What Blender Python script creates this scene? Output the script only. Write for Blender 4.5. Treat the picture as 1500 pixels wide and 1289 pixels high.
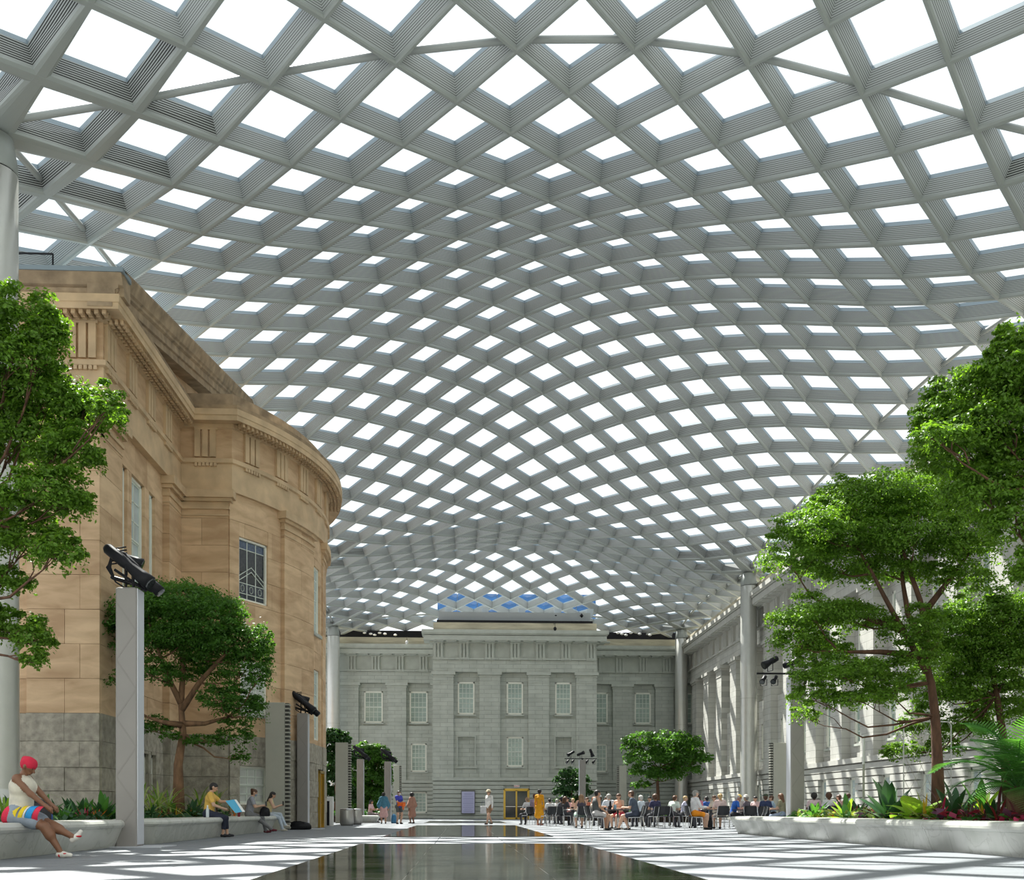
import bpy, math, random
import numpy as np
from mathutils import Vector, Matrix

random.seed(7); RNG = np.random.default_rng(7)
SC = bpy.context.scene; COL = SC.collection
for _o in list(bpy.data.objects): bpy.data.objects.remove(_o)

# ---------------------------------------------------------------- camera, sky, sun, exposure
TH = math.atan(73 / 1500); EYE = .70; FPX = 1500.0; HY = 1187.0
cam = bpy.data.cameras.new('camera'); cam.sensor_width = 36; cam.lens = 36; cam.shift_y = (HY - 644.5) / 1500
cam.clip_start = .1; cam.clip_end = 600
camo = bpy.data.objects.new('camera', cam); COL.objects.link(camo)
camo.location = (0, 0, EYE); camo.rotation_euler = (math.pi / 2, 0, -TH); SC.camera = camo
W = bpy.data.worlds.new('sky'); SC.world = W; W.use_nodes = True
_bg = W.node_tree.nodes['Background']; _bg.inputs[0].default_value = (.93, .965, 1, 1); _bg.inputs[1].default_value = 1.3
sun = bpy.data.lights.new('sun', 'SUN'); sun.energy = 15.5; sun.angle = math.radians(.6); sun.color = (1, .965, .9)
suno = bpy.data.objects.new('sun', sun); COL.objects.link(suno)
SUNDIR = Vector((-.42 * math.cos(math.radians(57)), .907 * math.cos(math.radians(57)), math.sin(math.radians(57)))).normalized()
suno.rotation_euler = SUNDIR.to_track_quat('Z', 'Y').to_euler(); suno.location = (0, 40, 60)
SC.view_settings.view_transform = 'Standard'; SC.view_settings.look = 'None'; SC.view_settings.gamma = 1
SC.view_settings.use_curve_mapping = False
SC.view_settings.exposure = 0.0
SC.cycles.max_bounces = 6; SC.cycles.diffuse_bounces = 4; SC.cycles.glossy_bounces = 3; SC.cycles.transmission_bounces = 4
SC.cycles.transparent_max_bounces = 10; SC.cycles.caustics_reflective = False; SC.cycles.caustics_refractive = False

# ---------------------------------------------------------------- helpers
cT, sT = math.cos(TH), math.sin(TH)
def at(px, py, D):                       # the point a pixel shows at distance D
    Xr = (px - 750) * D / FPX
    return Vector((Xr * cT + D * sT, -Xr * sT + D * cT, EYE + (HY - py) * D / FPX))
def atz(px, D, z=0.0):
    p = at(px, HY, D); p.z = z; return p

class MB:
    def __init__(s): s.v = []; s.f = []; s.m = []; s.uv = {}
    def quad(s, a, b, c, d, mi=0, uv=None):
        n = len(s.v); s.v += [tuple(a), tuple(b), tuple(c), tuple(d)]; s.f.append((n, n + 1, n + 2, n + 3)); s.m.append(mi)
        if uv: s.uv[len(s.f) - 1] = uv
    def tri(s, a, b, c, mi=0):
        n = len(s.v); s.v += [tuple(a), tuple(b), tuple(c)]; s.f.append((n, n + 1, n + 2)); s.m.append(mi)
    def hexa(s, p, mi=0):                # 8 points: bottom ring 0-3, top ring 4-7
        n = len(s.v); s.v += [tuple(q) for q in p]
        for f in ((3, 2, 1, 0), (4, 5, 6, 7), (0, 1, 5, 4), (1, 2, 6, 5), (2, 3, 7, 6), (3, 0, 4, 7)):
            s.f.append(tuple(n + i for i in f)); s.m.append(mi)
    def box(s, x0, x1, y0, y1, z0, z1, mi=0):
        s.hexa([(x0, y0, z0), (x1, y0, z0), (x1, y1, z0), (x0, y1, z0), (x0, y0, z1), (x1, y0, z1), (x1, y1, z1), (x0, y1, z1)], mi)
    def bbox(s, x0, x1, y0, y1, z0, z1, b, mi=0):   # box with chamfered vertical and top edges
        def ring(i, z): return [(x0 + i + b, y0 + i, z), (x1 - i - b, y0 + i, z), (x1 - i, y0 + i + b, z), (x1 - i, y1 - i - b, z), (x1 - i - b, y1 - i, z), (x0 + i + b, y1 - i, z), (x0 + i, y1 - i - b, z), (x0 + i, y0 + i + b, z)]
        s.loft([ring(0, z0), ring(0, z1 - b), ring(b, z1)], mi, caps=True)
    def loft(s, rings, mi=0, caps=False, closed=True):
        n = len(s.v); k = len(rings[0])
        for r in rings: s.v += [tuple(q) for q in r]
        for i in range(len(rings) - 1):
            for j in range(k if closed else k - 1):
                a = n + i * k + j; b = n + i * k + (j + 1) % k
                s.f.append((a, b, b + k, a + k)); s.m.append(mi)
        if caps:
            s.f.append(tuple(n + j for j in reversed(range(k)))); s.m.append(mi)
            s.f.append(tuple(n + (len(rings) - 1) * k + j for j in range(k))); s.m.append(mi)
    def tube(s, pts, rad, n=8, mi=0, caps=True):
        pts = [Vector(p) for p in pts]
        if not hasattr(rad, '__len__'): rad = [rad] * len(pts)
        rings = []; ref = None
        for i, p in enumerate(pts):
            d = (pts[min(i + 1, len(pts) - 1)] - pts[max(i - 1, 0)])
            d = d.normalized() if d.length > 1e-9 else Vector((0, 0, 1))
            if ref is None: ref = Vector((1, 0, 0)) if abs(d.x) < .8 else Vector((0, 1, 0))
            u = (ref - d * ref.dot(d)).normalized(); w = d.cross(u); ref = u
            rings.append([p + (u * math.cos(2 * math.pi * j / n) + w * math.sin(2 * math.pi * j / n)) * rad[i] for j in range(n)])
        s.loft(rings, mi, caps)
    def lathe(s, prof, c=(0, 0, 0), n=16, mi=0):    # prof: (r, z) up the axis
        s.loft([[(c[0] + r * math.cos(2 * math.pi * j / n), c[1] + r * math.sin(2 * math.pi * j / n), c[2] + z) for j in range(n)] for r, z in prof], mi, True)
    def ell(s, c, r, n=10, m=6, mi=0):
        c = Vector(c)
        s.loft([[c + Vector((r[0] * math.sin(t) * math.cos(2 * math.pi * j / n), r[1] * math.sin(t) * math.sin(2 * math.pi * j / n), -r[2] * math.cos(t))) for j in range(n)]
                for t in [math.pi * (i + .25) / (m + .5 - .0) for i in range(m + 1)]], mi, True)
    def mesh(s, name):
        me = bpy.data.meshes.new(name); me.from_pydata(s.v, [], s.f)
        me.polygons.foreach_set('material_index', s.m)
        if s.uv:
            ul = me.uv_layers.new(name='UVMap')
            for fi, uv in s.uv.items():
                for k, li in enumerate(me.polygons[fi].loop_indices): ul.data[li].uv = uv[k]
        return me

def link(name, me, mats, parent=None, smooth=False):
    if not me.materials:
        for m in (mats if isinstance(mats, (list, tuple)) else [mats]): me.materials.append(m)
    o = bpy.data.objects.new(name, me); COL.objects.link(o)
    if parent is not None: o.parent = parent
    if smooth: me.polygons.foreach_set('use_smooth', [True] * len(me.polygons))
    return o
def obj(name, mb, mats, parent=None, smooth=False): return link(name, mb.mesh(name), mats, parent, smooth)
def tag(o, label=None, cat=None, group=None, kind=None):
    if label: o['label'] = label
    if cat: o['category'] = cat
    if group: o['group'] = group
    if kind: o['kind'] = kind
    return o
def empty(name, loc=(0, 0, 0), rz=0, label=None, cat=None, group=None, kind=None):
    o = bpy.data.objects.new(name, None); COL.objects.link(o); o.location = loc; o.rotation_euler = (0, 0, rz); o.empty_display_size = .1
    return tag(o, label, cat, group, kind)
KIDS = {}
def copy_tree(o, parent=None):
    c = o.copy(); COL.objects.link(c)
    if parent is not None: c.parent = parent; c.matrix_parent_inverse = o.matrix_parent_inverse
    for ch in [x for x in COL.objects if x.parent == o]: copy_tree(ch, c)
    return c
def inst(name, me, parent, loc=(0, 0, 0), rot=(0, 0, 0), scale=(1, 1, 1)):
    o = bpy.data.objects.new(name, me); COL.objects.link(o); o.parent = parent; o.location = loc; o.rotation_euler = rot; o.scale = scale
    return o

# ---------------------------------------------------------------- materials
MATS = {}
def mat(name, col, rough=.6, metal=0., noise=0., nscale=3., rand=0., bump=0., bscale=40., spec=.5, coat=0., stretch=(1, 1, 1), sss=0.):
    if name in MATS: return MATS[name]
    m = bpy.data.materials.new(name); m.use_nodes = True; nt = m.node_tree; N = nt.nodes; L = nt.links
    b = N['Principled BSDF']; b.inputs['Roughness'].default_value = rough; b.inputs['Metallic'].default_value = metal
    b.inputs['Specular IOR Level'].default_value = spec; b.inputs['Coat Weight'].default_value = coat
    b.inputs['Base Color'].default_value = (*col, 1); m.diffuse_color = (*col, 1)
    tc = N.new('ShaderNodeTexCoord'); mp = N.new('ShaderNodeMapping'); mp.inputs['Scale'].default_value = stretch
    L.new(tc.outputs['Object'], mp.inputs[0]); out = None
    if noise:
        n = N.new('ShaderNodeTexNoise'); n.inputs['Scale'].default_value = nscale; n.inputs['Detail'].default_value = 5; L.new(mp.outputs[0], n.inputs['Vector'])
        r = N.new('ShaderNodeMapRange'); r.inputs['From Min'].default_value = .3; r.inputs['From Max'].default_value = .7
        r.inputs['To Min'].default_value = 1 - noise; r.inputs['To Max'].default_value = 1 + noise; L.new(n.outputs['Fac'], r.inputs['Value']); out = r.outputs[0]
    if rand:
        oi = N.new('ShaderNodeObjectInfo'); r2 = N.new('ShaderNodeMapRange'); r2.inputs['To Min'].default_value = 1 - rand; r2.inputs['To Max'].default_value = 1 + rand
        L.new(oi.outputs['Random'], r2.inputs['Value'])
        if out is None: out = r2.outputs[0]
        else:
            mu = N.new('ShaderNodeMath'); mu.operation = 'MULTIPLY'; L.new(out, mu.inputs[0]); L.new(r2.outputs[0], mu.inputs[1]); out = mu.outputs[0]
    if out is not None:
        vm = N.new('ShaderNodeVectorMath'); vm.operation = 'SCALE'; vm.inputs[0].default_value = col; L.new(out, vm.inputs['Scale']); L.new(vm.outputs[0], b.inputs['Base Color'])
    if bump:
        n2 = N.new('ShaderNodeTexNoise'); n2.inputs['Scale'].default_value = bscale; n2.inputs['Detail'].default_value = 4; L.new(mp.outputs[0], n2.inputs['Vector'])
        bu = N.new('ShaderNodeBump'); bu.inputs['Strength'].default_value = bump; bu.inputs['Distance'].default_value = .02; L.new(n2.outputs['Fac'], bu.inputs['Height']); L.new(bu.outputs[0], b.inputs['Normal'])
    MATS[name] = m; return m
def nodes_of(m): return m.node_tree.nodes, m.node_tree.links, m.node_tree.nodes['Principled BSDF']

def ashlar(name, col, ax, bw, bh, dark=.72, noise=.1):
    m = mat(name, col, .85); N, L, b = nodes_of(m)
    tc = N.new('ShaderNodeTexCoord'); sp = N.new('ShaderNodeSeparateXYZ'); L.new(tc.outputs['Object'], sp.inputs[0])
    cb = N.new('ShaderNodeCombineXYZ'); L.new(sp.outputs[ax], cb.inputs[0]); L.new(sp.outputs[2], cb.inputs[1])
    br = N.new('ShaderNodeTexBrick'); L.new(cb.outputs[0], br.inputs['Vector']); br.inputs['Scale'].default_value = 1
    br.inputs['Brick Width'].default_value = bw; br.inputs['Row Height'].default_value = bh; br.inputs['Mortar Size'].default_value = .018; br.inputs['Mortar Smooth'].default_value = .2
    c = Vector(col); br.inputs['Color1'].default_value = (*(c * 1.05), 1); br.inputs['Color2'].default_value = (*(c * .94), 1); br.inputs['Mortar'].default_value = (*(c * dark), 1)
    n = N.new('ShaderNodeTexNoise'); n.inputs['Scale'].default_value = 1.3; n.inputs['Detail'].default_value = 6; L.new(tc.outputs['Object'], n.inputs['Vector'])
    r = N.new('ShaderNodeMapRange'); r.inputs['From Min'].default_value = .3; r.inputs['From Max'].default_value = .7; r.inputs['To Min'].default_value = 1 - noise; r.inputs['To Max'].default_value = 1 + noise
    L.new(n.outputs['Fac'], r.inputs['Value']); vm = N.new('ShaderNodeVectorMath'); vm.operation = 'SCALE'; L.new(br.outputs['Color'], vm.inputs[0]); L.new(r.outputs[0], vm.inputs['Scale'])
    L.new(vm.outputs[0], b.inputs['Base Color'])
    bu = N.new('ShaderNodeBump'); bu.inputs['Strength'].default_value = .5; bu.inputs['Distance'].default_value = .02; bu.invert = True; L.new(br.outputs['Fac'], bu.inputs['Height']); L.new(bu.outputs[0], b.inputs['Normal'])
    return m

GREY = (.475, .50, .45); GREY_LIT = (.55, .545, .50)  # second tone: same stone, lightened for the light on the right wall
M_wallx = ashlar('grey_ashlar', GREY, 0, 1.15, .33)
M_wally = ashlar('lit_grey_ashlar', GREY_LIT, 1, 1.15, .40)
M_grey = mat('grey_stone', GREY, .85, noise=.08, nscale=2, rand=.04)
M_greylit = mat('lit_grey_stone', GREY_LIT, .85, noise=.07, nscale=2, rand=.04)
M_joint = mat('dark_joint', (.12, .12, .11), .9)
def sandy(name, c1, c2, rand):
    m = mat(name, c1, .85, rand=0, bump=.15, bscale=25); N, L, b = nodes_of(m)
    tc = N.new('ShaderNodeTexCoord'); mp = N.new('ShaderNodeMapping'); mp.inputs['Scale'].default_value = (1, 1, 3.5); L.new(tc.outputs['Object'], mp.inputs[0])
    n = N.new('ShaderNodeTexNoise'); n.inputs['Scale'].default_value = .9; n.inputs['Detail'].default_value = 7; n.inputs['Distortion'].default_value = .6; L.new(mp.outputs[0], n.inputs['Vector'])
    oi = N.new('ShaderNodeObjectInfo'); ad = N.new('ShaderNodeMath'); ad.operation = 'MULTIPLY_ADD'; ad.inputs[1].default_value = rand; L.new(oi.outputs['Random'], ad.inputs[0]); L.new(n.outputs['Fac'], ad.inputs[2])
    cr = N.new('ShaderNodeValToRGB'); e = cr.color_ramp.elements; e[0].position = .42; e[0].color = (*c2, 1); e[1].position = .86; e[1].color = (*c1, 1); L.new(ad.outputs[0], cr.inputs[0])
    L.new(cr.outputs[0], b.inputs['Base Color']); return m
M_sand = sandy('sandstone', (.76, .545, .335), (.50, .325, .185), .24)
M_sandd = mat('sandstone_trim', (.60, .435, .265), .85, noise=.18, nscale=1.5, bump=.1)
M_sandw = mat('weathered_sandstone', (.36, .265, .17), .9, noise=.35, nscale=2.2, bump=.2)
M_gran = mat('rough_granite', (.37, .34, .275), .9, noise=.28, nscale=5, rand=.10, bump=.9, bscale=14)
M_mortar = mat('mortar', (.40, .30, .20), .95)
M_frame = mat('cream_window_paint', (.86, .86, .77), .5)
M_muntin = mat('muntin_paint', (.70, .75, .68), .5)
def glassy(name, col, rough=.08):
    return mat(name, col, rough, noise=.25, nscale=.7, spec=.6)
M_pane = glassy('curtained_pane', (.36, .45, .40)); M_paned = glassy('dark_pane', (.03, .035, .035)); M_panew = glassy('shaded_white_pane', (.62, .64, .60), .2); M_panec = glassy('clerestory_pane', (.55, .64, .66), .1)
M_gold = mat('brass', (.55, .36, .08), .3, 1.0)
M_black = mat('black_metal', (.007, .007, .010), .5, .0, spec=.25)
M_white = mat('white_paint', (.8, .8, .79), .45)
M_col = mat('column_cladding', (.60, .60, .56), .38, .55, noise=.03)
M_steel = mat('grey_painted_steel', (.36, .385, .37), .5, .1)
M_pipe = mat('brace_paint', (.42, .44, .43), .45, .1)
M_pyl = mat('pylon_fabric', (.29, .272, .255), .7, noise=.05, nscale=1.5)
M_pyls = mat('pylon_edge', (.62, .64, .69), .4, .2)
M_vent = mat('vent_panel', (.42, .42, .36), .6, noise=.03)
M_louv = mat('louvre_dark', (.05, .05, .045), .6)
M_chrome = mat('brushed_steel', (.62, .62, .62), .25, 1.0)
M_bin = mat('bin_steel', (.42, .41, .39), .38, .8, noise=.05, nscale=2, stretch=(6, 6, .3))
M_plastic = mat('black_plastic', (.015, .016, .02), .45)
M_table = mat('table_top', (.05, .05, .05), .3)
M_soil = mat('planting_soil', (.035, .025, .018), .95, noise=.4, nscale=9, bump=.8, bscale=30)
M_bark = mat('bark', (.105, .052, .03), .85, noise=.4, nscale=9, bump=.8, bscale=25, stretch=(1, 1, .35))
M_barkl = mat('bark_light', (.19, .105, .055), .85, noise=.4, nscale=9, bump=.8, bscale=25, stretch=(1, 1, .35))
def marble():
    m = mat('white_marble', (.72, .72, .68), .35, bump=.03); N, L, b = nodes_of(m)
    tc = N.new('ShaderNodeTexCoord'); n = N.new('ShaderNodeTexNoise'); n.inputs['Scale'].default_value = 1.1; n.inputs['Detail'].default_value = 8; n.inputs['Distortion'].default_value = 1.6
    L.new(tc.outputs['Object'], n.inputs['Vector']); cr = N.new('ShaderNodeValToRGB'); e = cr.color_ramp.elements
    e[0].position = .30; e[0].color = (.50, .515, .46, 1); e[1].position = .62; e[1].color = (.64, .64, .60, 1)
    x = e.new(.475); x.color = (.58, .585, .54, 1); x = e.new(.495); x.color = (.47, .475, .43, 1); x = e.new(.515); x.color = (.59, .595, .55, 1)
    L.new(n.outputs['Fac'], cr.inputs[0]); L.new(cr.outputs[0], b.inputs['Base Color']); return m
M_marble = marble()
M_paver = mat('grey_granite_paver', (.205, .22, .24), .55, noise=.06, nscale=25, rand=.05)
M_floor = mat('grey_granite_floor', (.205, .22, .24), .6, noise=.05, nscale=8)
def water():
    m = mat('water_on_dark_granite', (.016, .0155, .012), .04, spec=.6); N, L, b = nodes_of(m)
    tc = N.new('ShaderNodeTexCoord'); mp = N.new('ShaderNodeMapping'); mp.inputs['Scale'].default_value = (.35, 2.2, 1); L.new(tc.outputs['Object'], mp.inputs[0])
    n = N.new('ShaderNodeTexNoise'); n.inputs['Scale'].default_value = 2.0; n.inputs['Detail'].default_value = 3; L.new(mp.outputs[0], n.inputs['Vector'])
    bu = N.new('ShaderNodeBump'); bu.inputs['Strength'].default_value = .05; bu.inputs['Distance'].default_value = .05; L.new(n.outputs['Fac'], bu.inputs['Height']); L.new(bu.outputs[0], b.inputs['Normal'])
    n2 = N.new('ShaderNodeTexNoise'); n2.inputs['Scale'].default_value = 1.2; n2.inputs['Detail'].default_value = 6; L.new(mp.outputs[0], n2.inputs['Vector'])
    r = N.new('ShaderNodeMapRange'); r.inputs['To Min'].default_value = .02; r.inputs['To Max'].default_value = .14; L.new(n2.outputs['Fac'], r.inputs[0]); L.new(r.outputs[0], b.inputs['Roughness'])
    return m
M_water = water()
def roof_glass():
    m = bpy.data.materials.new('skylight_glass'); m.use_nodes = True; N = m.node_tree.nodes; L = m.node_tree.links; N.clear()
    o = N.new('ShaderNodeOutputMaterial'); mx = N.new('ShaderNodeMixShader'); t = N.new('ShaderNodeBsdfTransparent'); g = N.new('ShaderNodeBsdfGlossy'); g.inputs['Roughness'].default_value = .03
    t.inputs[0].default_value = (.97, .985, .98, 1); mx.inputs[0].default_value = .035
    L.new(t.outputs[0], mx.inputs[1]); L.new(g.outputs[0], mx.inputs[2]); L.new(mx.outputs[0], o.inputs[0]); return m
M_rglass = roof_glass()
def fins(name, pitch, gap, c0, c1):
    m = mat(name, c1, .6, .1); N, L, b = nodes_of(m)
    uv = N.new('ShaderNodeUVMap'); sp = N.new('ShaderNodeSeparateXYZ'); L.new(uv.outputs[0], sp.inputs[0])
    mu = N.new('ShaderNodeMath'); mu.operation = 'MULTIPLY'; mu.inputs[1].default_value = 1 / pitch; L.new(sp.outputs[1], mu.inputs[0])
    fr = N.new('ShaderNodeMath'); fr.operation = 'FRACT'; L.new(mu.outputs[0], fr.inputs[0])
    cr = N.new('ShaderNodeValToRGB'); e = cr.color_ramp.elements; e[0].position = .0; e[0].color = (*c0, 1); e[1].position = gap + .1; e[1].color = (*c1, 1); x = e.new(gap); x.color = (*c0, 1)
    L.new(fr.outputs[0], cr.inputs[0]); L.new(cr.outputs[0], b.inputs['Base Color']); return m
M_fins = fins('perforated_roof_panel', .042, .30, (.14, .145, .145), (.50, .525, .525))
M_fins2 = fins('open_slat_roof_panel', .05, .45, (.02, .02, .02), (.42, .44, .43))
M_gframe = mat('glazing_frame', (.27, .33, .37), .4, .3)
M_bglass = mat('painted_sky_glass', (.02, .15, .42), .12, noise=.35, nscale=.5, spec=.6, stretch=(1, 1, 3))  # reflected sky put into the base colour of the glass
ZT="""1532 1578 1620 1648 1666 1676 1676 1673 1662 1640 1610 1578 1544
1519 1569 1617 1657 1686 1707 1714 1712 1703 1682 1650 1614 1579 1539
1555 1609 1659 1700 1733 1753 1757 1750 1730 1696 1654 1616 1572
1535 1593 1652 1705 1751 1786 1803 1802 1783 1747 1699 1652 1606 1559
1570 1633 1697 1756 1806 1841 1854 1841 1804 1751 1693 1640 1589
1543 1607 1675 1745 1809 1861 1894 1894 1861 1807 1739 1676 1620 1568
1575 1643 1717 1792 1858 1910 1933 1911 1859 1787 1714 1650 1594
1541 1606 1679 1758 1834 1899 1945 1945 1898 1829 1751 1680 1619 1566
1567 1635 1713 1794 1868 1927 1952 1923 1861 1784 1708 1642 1587
1530 1591 1664 1745 1824 1890 1932 1928 1880 1808 1731 1663 1605 1557
1551 1614 1691 1772 1844 1895 1913 1885 1824 1749 1679 1620 1571
1518 1570 1637 1717 1793 1852 1884 1878 1832 1762 1691 1631 1583 1543
1537 1589 1662 1741 1805 1848 1860 1834 1773 1701 1640 1593 1555
1516 1557 1613 1690 1760 1811 1838 1831 1786 1716 1649 1601 1565 1533
1542 1582 1645 1715 1775 1815 1826 1800 1740 1667 1611 1575 1547
1535 1579 1622 1679 1743 1794 1822 1814 1771 1703 1632 1589 1562 1535
1576 1626 1660 1719 1779 1819 1829 1804 1750 1677 1614 1581 1556
1565 1623 1663 1705 1768 1821 1847 1839 1800 1735 1658 1607 1582 1554
1610 1666 1702 1762 1825 1867 1876 1852 1798 1721 1646 1613 1587
1590 1654 1703 1758 1827 1882 1909 1901 1861 1792 1706 1650 1628 1584
1634 1697 1754 1825 1892 1936 1946 1921 1864 1779 1702 1675 1627
1607 1679 1748 1817 1894 1953 1981 1975 1931 1855 1768 1715 1672 1610
1650 1728 1806 1886 1959 2005 2018 1989 1928 1844 1770 1713 1650
1617 1697 1783 1872 1953 2015 2049 2038 1992 1919 1839 1760 1688 1619
1660 1749 1845 1937 2012 2063 2076 2046 1986 1911 1819 1730 1654
1621 1707 1808 1910 1996 2061 2098 2091 2043 1975 1886 1783 1692 1617
1663 1761 1872 1970 2047 2100 2119 2089 2030 1950 1846 1737 1651
1622 1712 1823 1935 2021 2088 2127 2122 2076 2005 1911 1795 1691 1612
1665 1768 1886 1985 2065 2118 2137 2110 2050 1967 1858 1740 1648
1622 1714 1830 1941 2028 2097 2135 2129 2083 2011 1918 1799 1690 1608
1665 1768 1887 1980 2062 2116 2133 2104 2044 1962 1859 1739 1646
1621 1712 1824 1925 2010 2081 2121 2112 2065 1994 1905 1795 1689 1606
1663 1760 1866 1953 2033 2089 2105 2075 2016 1936 1842 1736 1644
1618 1704 1800 1890 1975 2046 2082 2073 2027 1957 1873 1779 1685 1603
1655 1740 1825 1909 1991 2046 2057 2027 1969 1893 1809 1722 1638
1610 1688 1767 1842 1924 1996 2029 2017 1972 1906 1830 1752 1672 1595
1641 1715 1784 1856 1932 1984 1995 1966 1912 1844 1775 1701 1626
1595 1668 1733 1796 1864 1927 1961 1951 1911 1854 1791 1726 1655 1581
1619 1687 1744 1804 1865 1915 1927 1904 1858 1802 1743 1680 1607
1569 1637 1694 1751 1811 1865 1895 1891 1858 1810 1753 1696 1630 1558
1582 1642 1698 1762 1820 1861 1874 1856 1818 1764 1704 1645 1574
1534 1584 1641 1712 1779 1830 1857 1856 1827 1780 1717 1647 1581 1525
1540 1583 1661 1739 1802 1843 1860 1841 1802 1742 1665 1584 1534
1510 1551 1614 1698 1775 1832 1864 1863 1831 1776 1701 1615 1548 1503
1529 1583 1661 1745 1818 1867 1885 1866 1818 1746 1661 1580 1524
1511 1562 1631 1715 1797 1863 1901 1901 1863 1797 1714 1628 1557 1504
1544 1608 1686 1772 1850 1907 1930 1908 1850 1770 1682 1601 1537
1526 1586 1659 1743 1826 1898 1943 1944 1899 1825 1737 1652 1579 1519
1565 1633 1711 1795 1873 1936 1963 1937 1875 1790 1702 1624 1557
1543 1606 1679 1758 1838 1906 1953 1954 1909 1836 1748 1668 1598 1536
1579 1646 1718 1794 1862 1915 1938 1917 1866 1786 1706 1636 1572
1551 1614 1678 1745 1812 1864 1897 1897 1865 1809 1734 1668 1606 1547
1581 1641 1699 1756 1807 1841 1854 1841 1803 1748 1688 1634 1577
1548 1605 1655 1704 1749 1784 1801 1800 1781 1745 1697 1649 1602 1546
1567 1618 1658 1698 1730 1750 1754 1746 1726 1695 1652 1617 1567
1529 1577 1618 1657 1683 1703 1711 1709 1700 1681 1652 1614 1577 1531
1538 1578 1622 1649 1664 1673 1674 1671 1661 1644 1614 1577 1540
1503 1542 1581 1615 1632 1641 1643 1642 1637 1627 1608 1576 1542 1506
1508 1544 1579 1601 1612 1616 1616 1613 1607 1595 1572 1542 1509
1476 1510 1543 1569 1584 1590 1591 1590 1587 1578 1562 1538 1510 1479"""
# ================================================================ the setting
G = 1.6
# ---- floor
floor = empty('floor', kind='structure')
mb = MB(); mb.box(-30, 40, -12, 10.4, -.3, 0); mb.box(-30, 40, 29.9, 120, -.3, 0); mb.box(-30, -6.6, 10.4, 29.9, -.3, 0); mb.box(8.45, 40, 10.4, 29.9, -.3, 0); mb.box(-6.6, 8.45, 10.4, 29.9, -.3, -.03)
obj('floor_slab', mb, M_floor, floor)
WATER = [(10.0, 21.4, -2.12, 2.46), (27.4, 48.0, -2.12, 2.46), (56.2, 67.0, -2.12, 2.46)]
pm = MB(); pm.bbox(-.745, .745, -.37, .37, -.03, 0, .006); pme = pm.mesh('paver')
for iy in range(26):
    y = 10.4 + .75 * iy + .375
    for ix in range(10):
        x = -6.6 + 1.5 * ix + .75 + .02
        wet = any(a - .2 < y < b + .2 for a, b, _, _ in WATER)
        if wet and -2.1 < x < 2.4: continue
        o = link('paver', pme, M_paver, floor); o.location = (x, y, random.uniform(-.002, .001))
WL = ['long dark sheet of water over wet granite nearest the viewer', 'second dark water sheet beyond the pale crossing strip', 'small far water sheet just before the grey facade']
for (y0, y1, x0, x1), lab in zip(WATER, WL):
    w = empty('water_sheet', ((x0 + x1) / 2, (y0 + y1) / 2, 0), 0, lab, 'water')
    mb = MB(); mb.box(x0, x1, y0, y1, -.02, .002)
    b0 = obj('water_bed', mb, M_joint, w); b0.location = (-(x0 + x1) / 2, -(y0 + y1) / 2, 0)
    nx = 3; ny = int(round((y1 - y0) / 1.45)); dx = (x1 - x0) / nx; dy = (y1 - y0) / ny
    sm = MB(); sm.box(-dx / 2 + .003, dx / 2 - .003, -dy / 2 + .003, dy / 2 - .003, .001, .006); sme = sm.mesh('wet_slab')
    for i in range(nx):
        for j in range(ny):
            o = link('wet_slab', sme, M_water, w); o.location = ((i - 1) * dx, (j - (ny - 1) / 2) * dy, 0)

# ---- canopy roof on a diagonal grid
XT = [(-7, -16.9), (-6, -13.7), (-5, -10.5), (-4, -7.35), (-3, -4.37), (-2, -1.52), (-1, 1.25), (0, 3.97), (1, 6.66), (2, 9.35), (3, 12.05), (4, 14.9), (5, 18.1), (6, 21.3), (7, 24.5)]
KR = 1.02
def node_x(n, m):
    a = float(np.interp(n, [t[0] for t in XT], [t[1] for t in XT])); b = 3.85 + 2.88 * n
    t = min(max((m - 10) / 18, 0), 1); t = t * t * (3 - 2 * t); return a * (1 - t) + b * t
def node_y(m): return 23.5 + m * 41 / 28 if m <= 28 else 64.5 + (m - 28) * 20.1 / 14
NODE = {}
for mi, row in enumerate(ZT.split('\n')):
    m = mi - 14; ks = [k for k in range(-13, 14) if (k - m) % 2 == 0]
    for k, z in zip(ks, row.split()):
        NODE[(k, m)] = Vector((node_x(k / 2, m) * KR, node_y(m) * KR, EYE + (int(z) / 100 - EYE) * KR))
def over_block(p): return p.x < -10.9 and 35 < p.y < 54
def nrm(k, m):
    def g(a, b): return NODE.get((a, b))
    l, r, f, n_ = g(k - 1, m - 1) or g(k - 1, m + 1), g(k + 1, m + 1) or g(k + 1, m - 1), g(k, m + 2) or NODE[(k, m)], g(k, m - 2) or NODE[(k, m)]
    l2, r2 = g(k - 2, m) or NODE[(k, m)], g(k + 2, m) or NODE[(k, m)]
    u = r2 - l2; v = f - n_
    return u.cross(v).normalized() if u.length > .1 and v.length > .1 else Vector((0, 0, 1))
NR = {k: nrm(*k) for k in NODE}
M0, M1 = -13, 44
roof = empty('ceiling_canopy', kind='structure')
COLS = [(-5, 0), (5, 0), (-5, 28), (5, 28), (-5, 42), (5, 42)]
def near_col(k, m): return min(math.hypot((k / 2 - c[0]) * 1.0, (m - c[1]) / 2) for c in COLS)
beams = []
for (k, m), A in NODE.items():
    for dk in (-1, 1):
        q = (k + dk, m + 1)
        if q not in NODE or m < M0 or m + 1 > M1: continue
        B = NODE[q]
        if over_block((A + B) / 2): continue
        beams.append(((k, m), q))
def camdist(p): return (p - Vector((0, 0, EYE))).length
def shows(p):
    D = p.x * sT + p.y * cT; Xr = p.x * cT - p.y * sT
    if D < 5: return False
    x = 750 + 1500 * Xr / D; y = HY - 1500 * (p.z - EYE) / D
    return -60 < x < 1560 and -60 < y < 1289
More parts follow.
